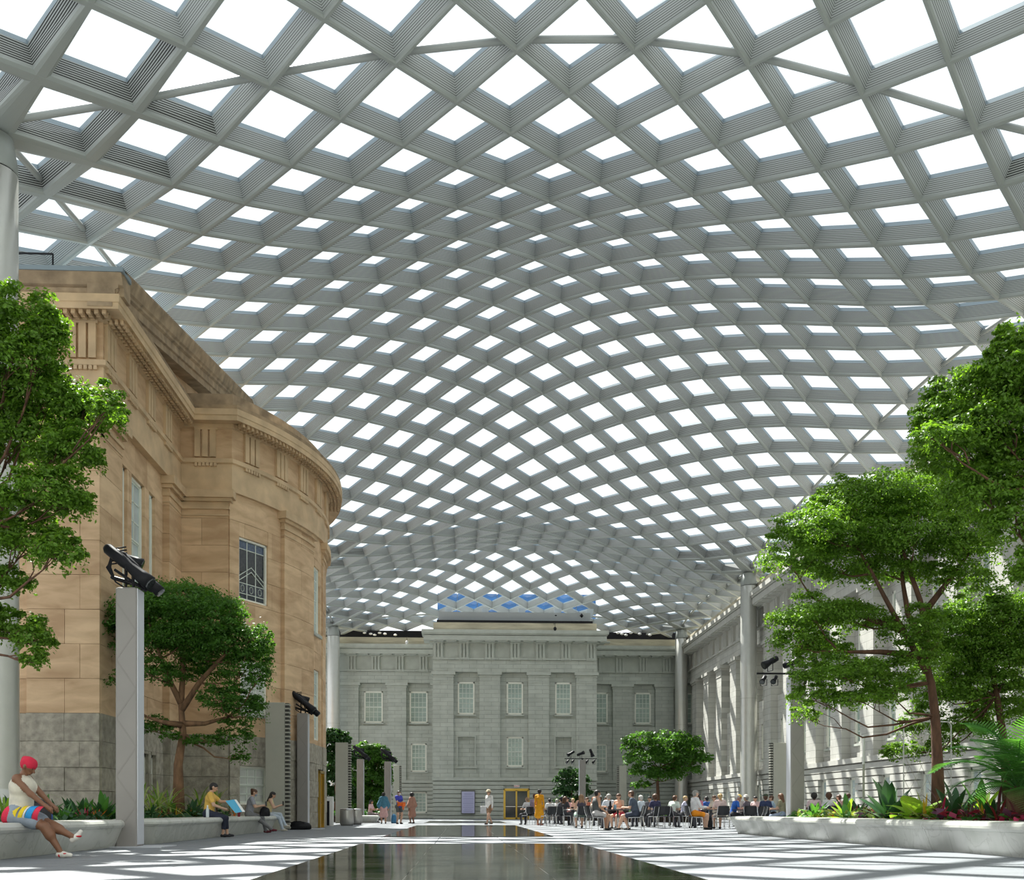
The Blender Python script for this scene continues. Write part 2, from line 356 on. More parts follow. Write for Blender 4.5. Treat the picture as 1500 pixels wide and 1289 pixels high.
def add_beam(mb, a, b):
    A, B = NODE[a], NODE[b]; na, nb = NR[a], NR[b]
    d = (B - A).normalized(); tA, tB = near_col(*a), near_col(*b)
    rA = []
    for P, n, t in ((A, na, tA), (B, nb, tB)):
        s = d.cross(n).normalized(); fl = .042 + .24 * max(0, 1 - t / 1.7) ** 2 + .06 * max(0, 1 - t / 3); H = .40 + .18 * max(0, 1 - t / 1.8)
        rA.append((P, n, s, fl, H))
    P0, n0, s0, f0, H0 = rA[0]; P1, n1, s1, f1, H1 = rA[1]; T = .225
    L = (P1 - P0).length
    for sg in (1, -1):
        mb.quad(P0 + s0 * f0 * sg + n0 * .05, P1 + s1 * f1 * sg + n1 * .05, P1 + s1 * T * sg + n1 * H1, P0 + s0 * T * sg + n0 * H0, 3 if min(tA, tB) < 1.3 and max(tA, tB) < 2.0 else 0, [(0, .05), (L, .05), (L, H1), (0, H0)])
        mb.quad(P0 + s0 * T * sg + n0 * H0, P1 + s1 * T * sg + n1 * H1, P1 + s1 * .215 * sg + n1 * (H1 + .12), P0 + s0 * .215 * sg + n0 * (H0 + .12), 2)
    mb.quad(P0 + s0 * .215 + n0 * (H0 + .12), P1 + s1 * .215 + n1 * (H1 + .12), P1 - s1 * .215 + n1 * (H1 + .12), P0 - s0 * .215 + n0 * (H0 + .12), 2)
    R = []
    for P, n, s, f in ((P0, n0, s0, f0), (P1, n1, s1, f1)):
        g = f + .02
        R.append([P + s * g + n * .06, P + s * g - n * .01, P + s * g * .55 - n * .05, P - s * g * .55 - n * .05, P - s * g - n * .01, P - s * g + n * .06])
    mb.loft(R, 1)
BM = [M_fins, M_steel, M_gframe, M_fins2]
beams.sort(key=lambda e: (not shows((NODE[e[0]] + NODE[e[1]]) / 2), camdist((NODE[e[0]] + NODE[e[1]]) / 2)))
rest = MB()
for i, (a, b) in enumerate(beams):
    if i < 300:
        mb = MB(); add_beam(mb, a, b); obj('beam', mb, BM, roof)
    else: add_beam(rest, a, b)
tag(obj('beam_grid', rest, BM, roof), kind='stuff')
# glass panes: one per diamond
cells = []
for m in range(M0 + 1, M1):
    for k in range(-12, 13):
        if (k - m) % 2 == 0: continue
        q = [(k, m - 1), (k + 1, m), (k, m + 1), (k - 1, m)]
        if all(x in NODE for x in q):
            c = sum((NODE[x] for x in q), Vector()) / 4
            if not over_block(c): cells.append((q, c))
cells.sort(key=lambda e: (not shows(e[1]), camdist(e[1])))
rest = MB()
def add_pane(mb, q, c):
    p = [c + (NODE[x] - c) * .86 + NR[x] * .47 for x in q]; t = [v + NR[x] * .03 for v, x in zip(p, q)]
    mb.hexa(p + t)
for i, (q, c) in enumerate(cells):
    if i < 300:
        mb = MB(); add_pane(mb, q, c); obj('glass_pane', mb, M_rglass, roof)
    else: add_pane(rest, q, c)
tag(obj('glass_panes', rest, M_rglass, roof), kind='stuff')
# brace pipes along the column lines
def brace(a, b):
    mb = MB(); A = NODE[a] + NR[a] * .28; B = NODE[b] + NR[b] * .28; d = (B - A).normalized()
    mb.tube([A + d * .12, A + d * .3, B - d * .3, B - d * .12], [.05, .085, .085, .05], 8); obj('brace_pipe', mb, M_pipe, roof, True)
for n in range(-5, 5): brace((2 * n, 0), (2 * n + 2, 0))
for s in (-10, 10):
    for m in range(0, 42, 2):
        if s < 0 and over_block(NODE[(s, m)] + Vector((-.3, 0, 0))): continue
        brace((s, m), (s, m + 2))
for k in range(-6, 6): brace((2 * k, 42), (2 * k + 2, 42)) if -5 <= k < 5 else None
# pale edge fascia at the far end
mb = MB()
for sx in (-1, 1):
    ks = [k for k in range(-12, 13, 2)]
for k in range(-12, 12, 2):
    A, B = NODE[(k, M1)], NODE[(k + 2, M1)]
    if -4 <= k < 4: continue
    z0 = min(A.z, B.z) - .02
    mb.box(A.x, B.x, A.y - .1, A.y + .15, 15.95, 16.16)
obj('edge_fascia', mb, mat('fascia_paint', (.66, .67, .66), .4), roof)

# ---- columns
def column(n, m, lab):
    P = NODE[(2 * n, m)]; t = empty('steel_column', (P.x, P.y, 0), 0, lab, 'column', 'round canopy columns')
    zr = EYE + 14.3 * KR; zt = P.z - .02
    mb = MB(); mb.lathe([(.60, 0), (.60, 1.1), (.56, 1.14), (.545, 1.2), (.535, zr * .6), (.52, zr - .04), (.49, zr - .02)], n=32); obj('shaft', mb, M_col, t, True)
    mb = MB(); mb.lathe([(.52, zr), (.52, zr + .05), (.50, zr + .3), (.42, zt - .03), (.30, zt)], n=32); obj('capital', mb, M_steel, t, True)
    mb = MB(); mb.lathe([(.495, zr - .04), (.495, zr)], n=32); obj('shadow_gap', mb, M_black, t)
    mb = MB(); mb.lathe([(.13, zt - .05), (.13, zt + .75)], n=12); obj('post', mb, M_steel, t, True)
    for zz in (1.15, zr * .52):
        mb = MB(); mb.lathe([(.548, zz), (.55, zz + .012), (.548, zz + .024)], n=32); obj('cladding_joint', mb, M_vent, t)
column(-5, 0, 'thick round column at the left edge beside the brown stone block')
column(5, 28, 'round column in front of the right wall under the canopy valley')
column(-5, 42, 'round column at the far end seen just past the curved bay')
column(5, 42, 'round column at the far end right of the projecting facade')

# ---- facades
def TX(y0): return lambda u, v, z: (u, y0 - v, z)          # faces the viewer
def TR(x0): return lambda u, v, z: (x0 - v, u, z)          # right wall
def tb(mb, T, u0, u1, v0, v1, z0, z1, mi=0):
    mb.hexa([T(u0, v0, z0), T(u1, v0, z0), T(u1, v1, z0), T(u0, v1, z0), T(u0, v0, z1), T(u1, v0, z1), T(u1, v1, z1), T(u0, v1, z1)], mi)
WN = [0]
def window(T, u0, u1, z0, z1, cols, rows, pane, parts=False, fw=.10, v=-.06, sill=True, wname='window'):
    WN[0] += 1; w = empty('%s_%d' % (wname, WN[0]), T((u0 + u1) / 2, 0, z0), kind='structure'); wl = w.location.copy()
    Q = lambda a, b, c: tuple(Vector(T(a, b, c)) - wl)
    mb = MB(); tb(mb, Q, u0, u0 + fw, v - .02, v + .1, z0, z1); tb(mb, Q, u1 - fw, u1, v - .02, v + .1, z0, z1); tb(mb, Q, u0, u1, v - .02, v + .1, z1 - fw, z1); tb(mb, Q, u0, u1, v - .02, v + .1, z0, z0 + fw)
    obj('frame', mb, M_frame, w)
    if sill:
        mb = MB(); tb(mb, Q, u0 - .1, u1 + .1, v, v + .25, z0 - .12, z0); obj('sill', mb, M_grey, w)
    zm = (z0 + z1) / 2
    for sash, a, b, vv in (('upper_sash', zm, z1 - fw, v + .02), ('lower_sash', z0 + fw, zm, v - .005)):
        mb = MB(); tb(mb, Q, u0 + fw, u1 - fw, vv, vv + .04, b - .05, b); tb(mb, Q, u0 + fw, u1 - fw, vv, vv + .04, a, a + .05)
        iw = (u1 - u0 - 2 * fw) / cols; ih = (b - a) / (rows // 2)
        for i in range(cols + 1):
            c = u0 + fw + iw * i; tb(mb, Q, max(c - .022, u0 + fw), min(c + .022, u1 - fw), vv, vv + .035, a, b)
        for j in range(1, rows // 2): tb(mb, Q, u0 + fw, u1 - fw, vv, vv + .035, a + ih * j - .02, a + ih * j + .02)
        s = obj(sash, mb, M_muntin, w)
        if parts:
            for i in range(cols):
                for j in range(rows // 2):
                    g = MB(); tb(g, Q, u0 + fw + iw * i + .01, u0 + fw + iw * (i + 1) - .01, vv, vv + .012, a + ih * j + .01, a + ih * (j + 1) - .01); obj('pane', g, pane, s)
        else:
            g = MB(); tb(g, Q, u0 + fw, u1 - fw, vv, vv + .012, a, b); obj('glazing', g, pane, s)
    return w
def wall_holes(mb, T, u0, u1, z0, z1, holes, v0, v1, mi=0):
    us = sorted({u0, u1} | {h[i] for h in holes for i in (0, 1) if u0 < h[i] < u1})
    for a, b in zip(us, us[1:]):
        zs = sorted({z0, z1} | {h[i] for h in holes if h[0] < (a + b) / 2 < h[1] for i in (2, 3) if z0 < h[i] < z1})
        for c, d in zip(zs, zs[1:]):
            if not any(h[0] < (a + b) / 2 < h[1] and h[2] < (c + d) / 2 < h[3] for h in holes): tb(mb, T, a, b, v0, v1, c, d, mi)
def triglyph_mesh(T0, w, h):
    mb = MB(); g = w / 6
    for i in range(3): tb(mb, T0, -w / 2 + g * (2 * i) + g * .2, -w / 2 + g * (2 * i) + g * 1.45, 0, .17, 0, h - .1)
    tb(mb, T0, -w / 2, w / 2, 0, .2, h - .1, h); tb(mb, T0, -w / 2, w / 2, 0, .05, 0, h - .1)
    tb(mb, T0, -w / 2, w / 2, 0, .24, -.1, 0); 
    for i in range(6): tb(mb, T0, -w / 2 + g * i + .02, -w / 2 + g * (i + 1) - .02, 0, .22, -.2, -.1)
    return mb.mesh('triglyph')
def facade(name, T, u0, u1, pil, pd, holes, mw, mt, pholes=(), top=15.42, tri_from=None, tri_step=1.9, ends=(0, 0), blocking=True):
    """recess plane v=0, pilaster and base plane v=pd"""
    w = empty(name, kind='structure')
    mb = MB(); wall_holes(mb, T, u0, u1, 3.3, 11.6, holes, -.7, 0)
    wall_holes(mb, T, u0, u1, 0, 3.3, holes, -.7, pd - .15)
    obj('wall_core', mb, mw, w)
    for a, b in pil:
        p = MB(); tb(p, T, a, b, 0, pd, 3.3, 11.2); q = obj('pilaster', p, mw, w)
        c = MB(); tb(c, T, a - .06, b + .06, 0, pd + .06, 11.2, 11.3); tb(c, T, a - .14, b + .14, 0, pd + .14, 11.36, 11.6); tb(c, T, a - .03, b + .03, 0, pd + .03, 11.3, 11.36); obj('pilaster_capital', c, mt, q)
        c = MB(); tb(c, T, a - .04, b + .04, 0, pd + .03, 10.75, 10.8); obj('neck_band', c, mt, q)
    # sunk panels: ledge between pilasters
    gaps = [(a[1], b[0]) for a, b in zip(pil, pil[1:])]
    for a, b in gaps:
        l = MB(); wall_holes(l, T, a, b, 3.3, 7.95, list(holes) + list(pholes), 0, .26); obj('lower_panel', l, mw, w)
    # rusticated base: one stone course after another
    zc = [0, .30, .64, .98, 1.32, 1.66, 2.0, 2.34, 2.68, 3.0]
    for z0, z1 in zip(zc, zc[1:]):
        us = [u0, u1]; cut = sorted([(h[0], h[1]) for h in holes if h[2] < z1 - .05 and h[3] > z0 + .05 and h[3] < 3.2])
        segs = []; x = u0
        for a, b in cut: segs.append((x, a)); x = b
        segs.append((x, u1))
        for a, b in segs:
            if b - a < .05: continue
            c = MB(); e = .008; z0_, z1_ = z0 + .022, z1 - .022
            c.hexa([T(a, pd - .16, z0_), T(b, pd - .16, z0_), T(b, pd, z0_ + e), T(a, pd, z0_ + e), T(a, pd - .16, z1_), T(b, pd - .16, z1_), T(b, pd, z1_ - e), T(a, pd, z1_ - e)])
            obj('stone_course', c, mt, w)
    c = MB(); tb(c, T, u0 - ends[0] * .05, u1 + ends[1] * .05, 0, pd + .08, 3.04, 3.3); obj('string_course', c, mt, w)
    e0, e1 = ends
    c = MB(); tb(c, T, u0, u1, -.7, pd - .03, 11.6, 12.55); tb(c, T, u0, u1, -.7, pd + .1, 12.55, 12.68); obj('architrave', c, mw, w)
    c = MB(); tb(c, T, u0, u1, -.7, pd - .1, 12.68, 13.9); obj('frieze', c, mt, w)
    c = MB(); tb(c, T, u0 - .25 * e0, u1 + .25 * e1, -.7, pd + .15, 13.86, 13.98)
    tb(c, T, u0 - .7 * e0, u1 + .7 * e1, -.7, pd + .70, 13.98, 14.36); tb(c, T, u0 - .75 * e0, u1 + .75 * e1, -.7, pd + .76, 14.40, 14.5)
    P = [(pd + .72, 14.5), (pd + .80, 14.62), (pd + .9, 14.78)]
    tb(c, T, u0 - .85 * e0, u1 + .85 * e1, -.7, pd + .86, 14.5, 14.78)
    obj('cornice', c, mt, w)
    if blocking:
        c = MB(); tb(c, T, u0 + .05, u1 - .05, -.7, pd + .3, 14.78, top); obj('blocking_course', c, mat('parapet_stone', (.46, .42, .32), .9, noise=.25, nscale=2, stretch=(.3, .3, 2)), w)
    me = triglyph_mesh(lambda a, b, z: tuple(Vector(T(a, b, z)) - Vector(T(0, 0, 0))), .8, 1.18)
    u = u0 + .45 if tri_from is None else tri_from
    while u < u1 - .3:
        o = link('triglyph', me, mt, w); o.location = T(u, pd - .1, 12.72)
        mm = MB(); 
        u += tri_step
    mu = MB(); tb(mu, lambda a, b, z: tuple(Vector(T(a, b, z)) - Vector(T(0, 0, 0))), -.4, .4, 0, .6, -.07, 0); mume = mu.mesh('mutule')
    u = u0 + .45 if tri_from is None else tri_from
    while u < u1 - .3:
        for du in (0, tri_step / 2):
            o = link('mutule', mume, mt, w); o.location = T(u + du, pd + .05, 13.97)
        u += tri_step
    return w
# projecting centre
def X8(px): # portico plane
    return at(px, HY, 1).x / at(px, HY, 1).y * 80.6
YP = 81.05; Tp = TX(YP)
wins_p = [(-.34, .98, 8.28, 10.84), (3.53, 4.82, 8.28, 10.84), (7.38, 8.66, 8.28, 10.84), (3.53, 4.82, 4.14, 6.5)]
blind = [(-.34, .98, 4.14, 6.5), (7.38, 8.66, 4.14, 6.5)]
door_h = (3.25, 5.32, 0, 2.42); sign_h = (-.12, 1.06, .42, 2.28)
pil_p = [(-2.3, -.68), (1.36, 2.98), (5.22, 6.86), (9.02, 10.64)]
fp = facade('wall_back_centre', Tp, -2.3, 10.64, pil_p, .45, wins_p + [door_h], M_wallx, M_grey, pholes=blind, tri_from=-1.85, tri_step=2.01, ends=(1, 1))
mb = MB(); mb.box(-2.25, 10.6, 81.6, 87.6, 0, 15.4); obj('building_mass', mb, M_grey, fp)
mb = MB(); mb.box(-2.3, 10.64, 81.0, 87.7, 14.0, 14.75); obj('side_cornice', mb, M_grey, fp)
for h in wins_p: window(Tp, *h, 4, 6, M_pane, v=-.06 if h[2] > 7 else .12)
for a, b, c, d in blind:
    m_ = MB(); tb(m_, Tp, a - .1, b + .1, .26, .33, d, d + .1); tb(m_, Tp, a - .15, b + .15, .26, .40, c - .12, c); tb(m_, Tp, a - .1, a, .26, .32, c, d); tb(m_, Tp, b, b + .1, .26, .32, c, d); obj('blind_window_frame', m_, M_grey, fp)
mb = MB(); mb.box(-2.0, 10.35, 80.9, 86, 15.42, 15.72); obj('roof_edge', mb, M_black, fp)
mb = MB(); mb.box(-1.9, 10.25, 81.6, 86, 15.72, 16.5); obj('attic_wall', mb, mat('attic_panel', (.40, .43, .45), .6), fp)
# glazed roof monitor behind the canopy edge, its blue a painted sky reflection
bg = empty('wall_back_glazing', kind='structure')
mb = MB(); mb.box(-2.2, 12.0, 91.6, 96, 15.4, 20.0); obj('monitor_body', mb, M_gframe, bg)
for i in range(8):
    mb = MB(); a = -2.2 + 14.2 / 8 * i; mb.box(a + .03, a + 14.2 / 8 - .03, 91.5, 91.6, 15.6, 20.05); obj('glass_panel', mb, M_bglass, bg)
for x in (-1.1, 1.85, 4.8, 7.7, 10.3):
    mb = MB(); mb.loft([[(x - .22, 82.2, 16.3), (x + .22, 82.2, 16.3), (x + .22, 82.5, 16.3), (x - .22, 82.5, 16.3)], [(x - .30, 82.2, 16.95), (x + .30, 82.2, 16.95), (x + .30, 82.5, 16.95), (x - .30, 82.5, 16.95)]], 0, True); obj('canopy_bracket', mb, mat('bracket_paint', (.5, .56, .62), .4), bg)
# side wings
Tw = TX(88.25)
wl = [(-8.37, -6.80, 8.2, 10.9), (-4.49, -2.97, 8.2, 10.9), (-4.38, -3.05, 4.0, 6.42), (-8.3, -6.9, 4.0, 6.42), (-4.38, -3.02, .47, 2.28), (-8.3, -6.9, .47, 2.28)]
facade('wall_back_left', Tw, -14, -2.3, [(-14.6, -12.9), (-10.45, -8.83), (-6.40, -4.78), (-2.6, -2.3)], .45, wl, M_wallx, M_grey, tri_from=-13.45, tri_step=2.03)
for h in wl: window(Tw, *h, 4, 6, M_pane, v=-.06 if h[2] > 7 else .12)
wr = [(11.1, 12.58, 8.2, 10.9), (14.95, 16.35, 8.2, 10.9), (18.6, 20.0, 8.2, 10.9), (11.2, 12.5, 4.0, 6.42), (15.0, 16.3, 4.0, 6.42), (11.2, 12.5, .47, 2.28), (15, 16.3, .47, 2.28)]
facade('wall_back_right', Tw, 10.64, 20.4, [(10.64, 10.8), (12.98, 14.66), (16.7, 18.3), (20.2, 20.4)], .45, wr, M_wallx, M_grey, tri_from=11.6, tri_step=2.03)
for h in wr: window(Tw, *h, 4, 6, M_pane, v=-.06 if h[2] > 7 else .12)
for x0, x1 in ((-14, -2.3), (10.64, 20.4)):
    mb = MB(); mb.box(x0, x1, 88.7, 89.4, 15.3, 16.2); obj('trim_dark_clerestory', mb, M_black, empty('trim_%d' % (1 if x0 < 0 else 2), kind='structure'))
# right wall
Tr = TR(20.1); PY = [31.1, 35.2, 39.3, 43.4, 47.5, 51.55, 55.4, 59.5, 63.6, 67.7, 71.8, 75.9, 80.0, 84.1]
hr = []
for y in PY[:-1]:
    a = y + 1.6 + .62
    hr += [(a, a + 1.25, 8.2, 10.9), (a, a + 1.25, 4.05, 6.4), (a, a + 1.25, .47, 2.35)]
facade('wall_right', Tr, 27, 87.7, [(27, 28.6)] + [(y, y + 1.6) for y in PY], .7, hr, M_wally, M_greylit, tri_from=28.0, tri_step=2.03)
for i, h in enumerate(hr): window(Tr, *h, 3, 4, M_pane if h[2] > 1 else M_panec, v=-.06 if h[2] > 7 else (.10 if h[2] > 3 else .35))

# ---- left building: a pedimented block with a curved bay
AC = Vector((-17.75, 42.5, 0)); XS = -9.6; YF = 27.9; YR = 35.5
def lpath(d, n=28):
    R = 12.1 + d; s0 = math.asin(-(7 + d) / R); P = [(-26, YF - d), (XS + d, YF - d), (XS + d, YR - d)]
    for i in range(n + 1):
        a = s0 + (-2 * s0) * i / n; P.append((AC.x + R * math.cos(a), AC.y + R * math.sin(a)))
    return P + [(XS + d, 49.5 + d), (XS + d, 57 + d), (-26, 57 + d)]
wl_ = empty('wall_left', kind='structure')
def lband(name, prof, m, par=wl_):
    mb = MB(); mb.loft([[(x, y, z) for x, y in lpath(d)] for d, z in prof], 0, False, closed=False); return obj(name, mb, m, par)
def lcore(d, z0, z1, name, m):
    mb = MB(); P = lpath(d); mb.loft([[(x, y, z) for x, y in P] for z in (z0, z1)], 0, False, closed=False)
    n = len(mb.v); mb.v += [(x, y, z1) for x, y in P]; mb.f.append(tuple(range(n, n + len(P)))); mb.m.append(0); return obj(name, mb, m, wl_)
lcore(-.42, 0, 14.7, 'wall_core', M_mortar)
SF = lambda t, d, z: (t, YF + .1 - d, z)
SS = lambda t, d, z: (XS - .2 + d, t, z)
SP = lambda t, d, z: (t, YR - d, z)
def SA(t, d, z): a = math.radians(t); return (AC.x + (12 + d) * math.cos(a), AC.y + (12 + d) * math.sin(a), z)
ZS = [3.3 + .925 * i for i in range(10)]; ZG = [0, .62, 1.22, 1.85, 2.55, 3.3]
def stones(S, brk_even, brk_odd, holes, d1, zs, m, sub=1, d0=-.22, mort=.005, gm=1.0):
    for r, (z0, z1) in enumerate(zip(zs, zs[1:])):
        br = brk_even if r % 2 == 0 else brk_odd
        hs = [h for h in holes if h[2] < z1 - .02 and h[3] > z0 + .02]
        ts = sorted(set(br) | {x for h in hs for x in h[:2] if br[0] < x < br[-1]})
        for a, b in zip(ts, ts[1:]):
            zz = [(z0, z1)]
            for h in hs:
                if h[0] < (a + b) / 2 < h[1]:
                    zz = [q for q in ((z0, min(z1, h[2])), (max(z0, h[3]), z1)) if q[1] - q[0] > .04]
            for c0, c1 in zz:
                mb = MB(); g = mort; dd = d1 + random.uniform(-.006, .006) * gm; ga = g if S is not SA else math.degrees(g / 12)
                P = [a + ga + (b - a - 2 * ga) * i / sub for i in range(sub + 1)]
                rings = [[S(t, d0, c0 + g), S(t, dd, c0 + g), S(t, dd, c1 - g), S(t, d0, c1 - g)] for t in P]
                mb.loft(rings, 0, True); obj('stone_block', mb, m, wl_)
hs_side = [(30.1, 30.5, 7.0, 10.7), (30.9, 32.15, 7.0, 10.7), (32.6, 33.2, 7.0, 10.7), (31.5, 32.5, 1.25, 2.45), (32.75, 33.25, 1.25, 2.45)]
hs_arc = [(-33.3, -26.2, 8.03, 10.2), (-33, -26.4, 4.1, 5.95), (-33.2, -26.4, .9, 2.25), (-8.6, -3.4, 7.75, 10.4), (-8.6, -3.4, 3.5, 6.3), (-5.2, -.6, 0, 2.35)]
for zs, m, g in ((ZS, M_sand, 1), (ZG, M_gran, 3)):
    e = .03 if m is M_gran else 0
    stones(SF, [-15, -13.2, -11.6], [-15, -12.6, -11.6], [], 0 + e, zs, m, gm=g); stones(SF, [-11.6, -10.6, -9.68], [-11.6, -10.2, -9.68], [], .12 + e, zs, m, gm=g)
    stones(SS, [27.95, 29.7], [27.95, 28.8, 29.7], [], .12 + e, zs, m, gm=g); stones(SS, [29.7, 31.2, 32.4, 34.05], [29.7, 30.7, 31.9, 33.1, 34.05], hs_side, 0 + e, zs, m, gm=g)
    stones(SS, [34.05, 35.48], [34.05, 34.8, 35.48], [], .22 + e, zs, m, gm=g)
    stones(SP, [-9.6, -8.0], [-9.6, -8.9, -8.0], [], 0 + e, zs, m, gm=g)
    stones(SA, [-35.4, -29.5, -22.2], [-35.4, -32, -25, -22.2], hs_arc, 0 + e, zs, m, 3, gm=g)
    stones(SA, [-22.2, -16, -9.9], [-22.2, -12.5, -9.9], hs_arc, .14 + e, zs, m, 3, gm=g)
    stones(SA, [-9.9, -5, -1], [-9.9, -7, -3, -1], hs_arc, 0 + e, zs, m, 3, gm=g)
    stones(SA, [-1, 5, 11], [-1, 7, 11], hs_arc, .04 + e, zs, m, 3, gm=g)
    stones(SA, [11, 22, 35], [11, 16, 28, 35], [], 0 + e, zs, m, 4, gm=g)
# pier and pilaster capitals
def capital(S, t0, t1, d, sub=1):
    mb = MB(); k = (lambda w: w) if S is not SA else (lambda w: math.degrees(w / 12))
    for z0, z1, o in ((10.78, 10.83, .02), (11.0, 11.1, .05), (11.1, 11.25, .0), (11.25, 11.36, .12), (11.36, 11.62, .22)):
        P = [t0 - k(o) + (t1 - t0 + 2 * k(o)) * i / sub for i in range(sub + 1)]
        mb.loft([[S(t, -.2, z0), S(t, d + o, z0), S(t, d + o, z1), S(t, -.2, z1)] for t in P], 0, True)
    obj('pilaster_capital', mb, M_sandd, wl_)
capital(SS, 34.05, 35.4, .22); capital(SP, -9.6, -8.0, .02); capital(SA, -22.2, -9.9, .14, 4); capital(SA, -1, 11, .04, 4); capital(SS, 27.95, 29.7, .12); capital(SF, -11.6, -9.68, .12)
lband('architrave', [(-.42, 11.62), (.02, 11.62), (.02, 12.55), (.10, 12.58), (.10, 12.72), (.0, 12.74)], M_sandd)
lband('frieze', [(0, 12.7), (0, 13.82)], M_sand)
lband('cornice', [(0, 13.75), (.12, 13.78), (.12, 13.9), (.58, 13.86), (.60, 13.84), (.60, 14.0), (.63, 14.02), (.63, 14.22), (.5, 14.26)], M_sandd)
lband('cornice_top', [(.55, 14.24), (.60, 14.36), (.1, 14.4), (.1, 14.92), (-.5, 14.95)], M_sandw)
lcore(-.3, 14.7, 14.9, 'flat_roof', M_gframe)
# triglyphs and dentil blocks of the left building
def ltri(S, ts, d, kk):
    for t in ts:
        mb = MB(); w = .78 * kk; g = w / 6
        for i in range(3): mb.hexa([S(t - w / 2 + g * 2 * i + .1 * g, d, 12.78), S(t - w / 2 + g * 2 * i + 1.6 * g, d, 12.78), S(t - w / 2 + g * 2 * i + 1.6 * g, d + .09, 12.78), S(t - w / 2 + g * 2 * i + .1 * g, d + .09, 12.78), S(t - w / 2 + g * 2 * i + .1 * g, d, 13.7), S(t - w / 2 + g * 2 * i + 1.6 * g, d, 13.7), S(t - w / 2 + g * 2 * i + 1.6 * g, d + .09, 13.7), S(t - w / 2 + g * 2 * i + .1 * g, d + .09, 13.7)])
        for a0, a1, z0, z1, o in [(-w / 2, w / 2, 13.7, 13.82, .1)] + [(-w / 2 + g * i + g * .15, -w / 2 + g * i + g * .85, 12.46, 12.57, .1) for i in range(6)]:
            mb.hexa([S(t + a0, d, z0), S(t + a1, d, z0), S(t + a1, d + o, z0), S(t + a0, d + o, z0), S(t + a0, d, z1), S(t + a1, d, z1), S(t + a1, d + o, z1), S(t + a0, d + o, z1)])
        obj('triglyph', mb, M_sandd, wl_)
ltri(lambda t, d, z: (XS + d, t, z), [28.4, 30.2, 32.0, 33.8], 0, 1); ltri(lambda t, d, z: (t, YF - d, z), [-10.1, -11.9, -13.7], 0, 1)
ltri(lambda t, d, z: (t, YR - d, z), [-8.75], 0, 1); ltri(lambda t, d, z: SA(t, .1 + d, z), [-31, -23, -15, -7, 1, 9, 17], 0, math.degrees(1 / 12.2))
dent = MB()
def dents(S, t0, t1, step):
    t = t0
    while t < t1:
        for dd in (.14, .29, .44):
            w = step * .25
            dent.hexa([S(t - w, dd, 13.74), S(t + w, dd, 13.74), S(t + w, dd + .09, 13.74), S(t - w, dd + .09, 13.74), S(t - w, dd, 13.87), S(t + w, dd, 13.87), S(t + w, dd + .07, 13.87), S(t - w, dd + .07, 13.87)])
        t += step
dents(lambda t, d, z: (XS + d, t, z), 28, 35.2, .2); dents(lambda t, d, z: (t, YF - d, z), -14, -9.4, .2); dents(lambda t, d, z: SA(t, .1 + d, z), -35, 12, math.degrees(.2 / 12.2))
tag(obj('soffit_guttae', dent, M_sandd, wl_), kind='stuff')
# pediment on the side front
def rake(y0, z0, y1, z1):
    mb = MB(); prof = [(-.2, -.1), (.45, -.1), (.45, .1), (.52, .12), (.52, .34), (.60, .38), (.60, .46), (.66, .5), (.78, .78), (.78, .84), (-.2, .86)]
    mb.loft([[(XS + d, y0, z0 + h) for d, h in prof], [(XS + d, y1, z1 + h) for d, h in prof]], 0, True); return mb
obj('raking_cornice', rake(YF - .62, 14.0, 43.6, 17.15), M_sandw, wl_); obj('raking_cornice', rake(58.6, 14.0, 43.6, 17.15), M_sandw, wl_)
mb = MB(); mb.loft([[(XS - .4, YF, 14.4), (XS - .4, 57, 14.4), (XS - .4, 43.5, 17.4)], [(XS - .05, YF, 14.4), (XS - .05, 57, 14.4), (XS - .05, 43.5, 17.4)]], 0, True); obj('tympanum', mb, M_sand, wl_)
mb = MB(); mb.loft([[(-14, YF, 14.9), (-14, 57, 14.9), (-14, 43.5, 17.7)], [(XS - .2, YF, 14.9), (XS - .2, 57, 14.9), (XS - .2, 43.5, 17.7)]], 0, True); obj('gable_roof', mb, M_gframe, wl_)
mb = MB(); mb.box(-26, XS + .78, YF - .80, YF - .1, 14.72, 14.84); obj('front_gutter', mb, M_gframe, wl_)
mb = MB(); mb.loft([[(x, YF - d, z) for d, z in ((0, 14.2), (.52, 14.2), (.52, 14.42), (.60, 14.46), (.76, 14.72), (0, 14.72))] for x in (-26, XS + .72)], 0, True); obj('front_cyma', mb, M_sandw, wl_)
mb = MB(); mb.box(-26, -10.7, 29.3, 32.5, 14.8, 15.75); obj('attic_block', mb, mat('rust_brick', (.20, .11, .075), .9, noise=.3, nscale=5), wl_)
mb = MB(); mb.box(-26, -10.6, 29.2, 32.6, 15.75, 15.9); obj('attic_coping', mb, M_gframe, wl_)
rl = MB(); rl.tube([(-26, 29.4, 16.35), (-11.5, 29.4, 16.35)], .03, 6)
for x in (-20, -17, -15, -13, -11.5): rl.tube([(x, 29.4, 15.9), (x, 29.4, 16.35)], .025, 6)
obj('roof_railing', rl, M_black, wl_)
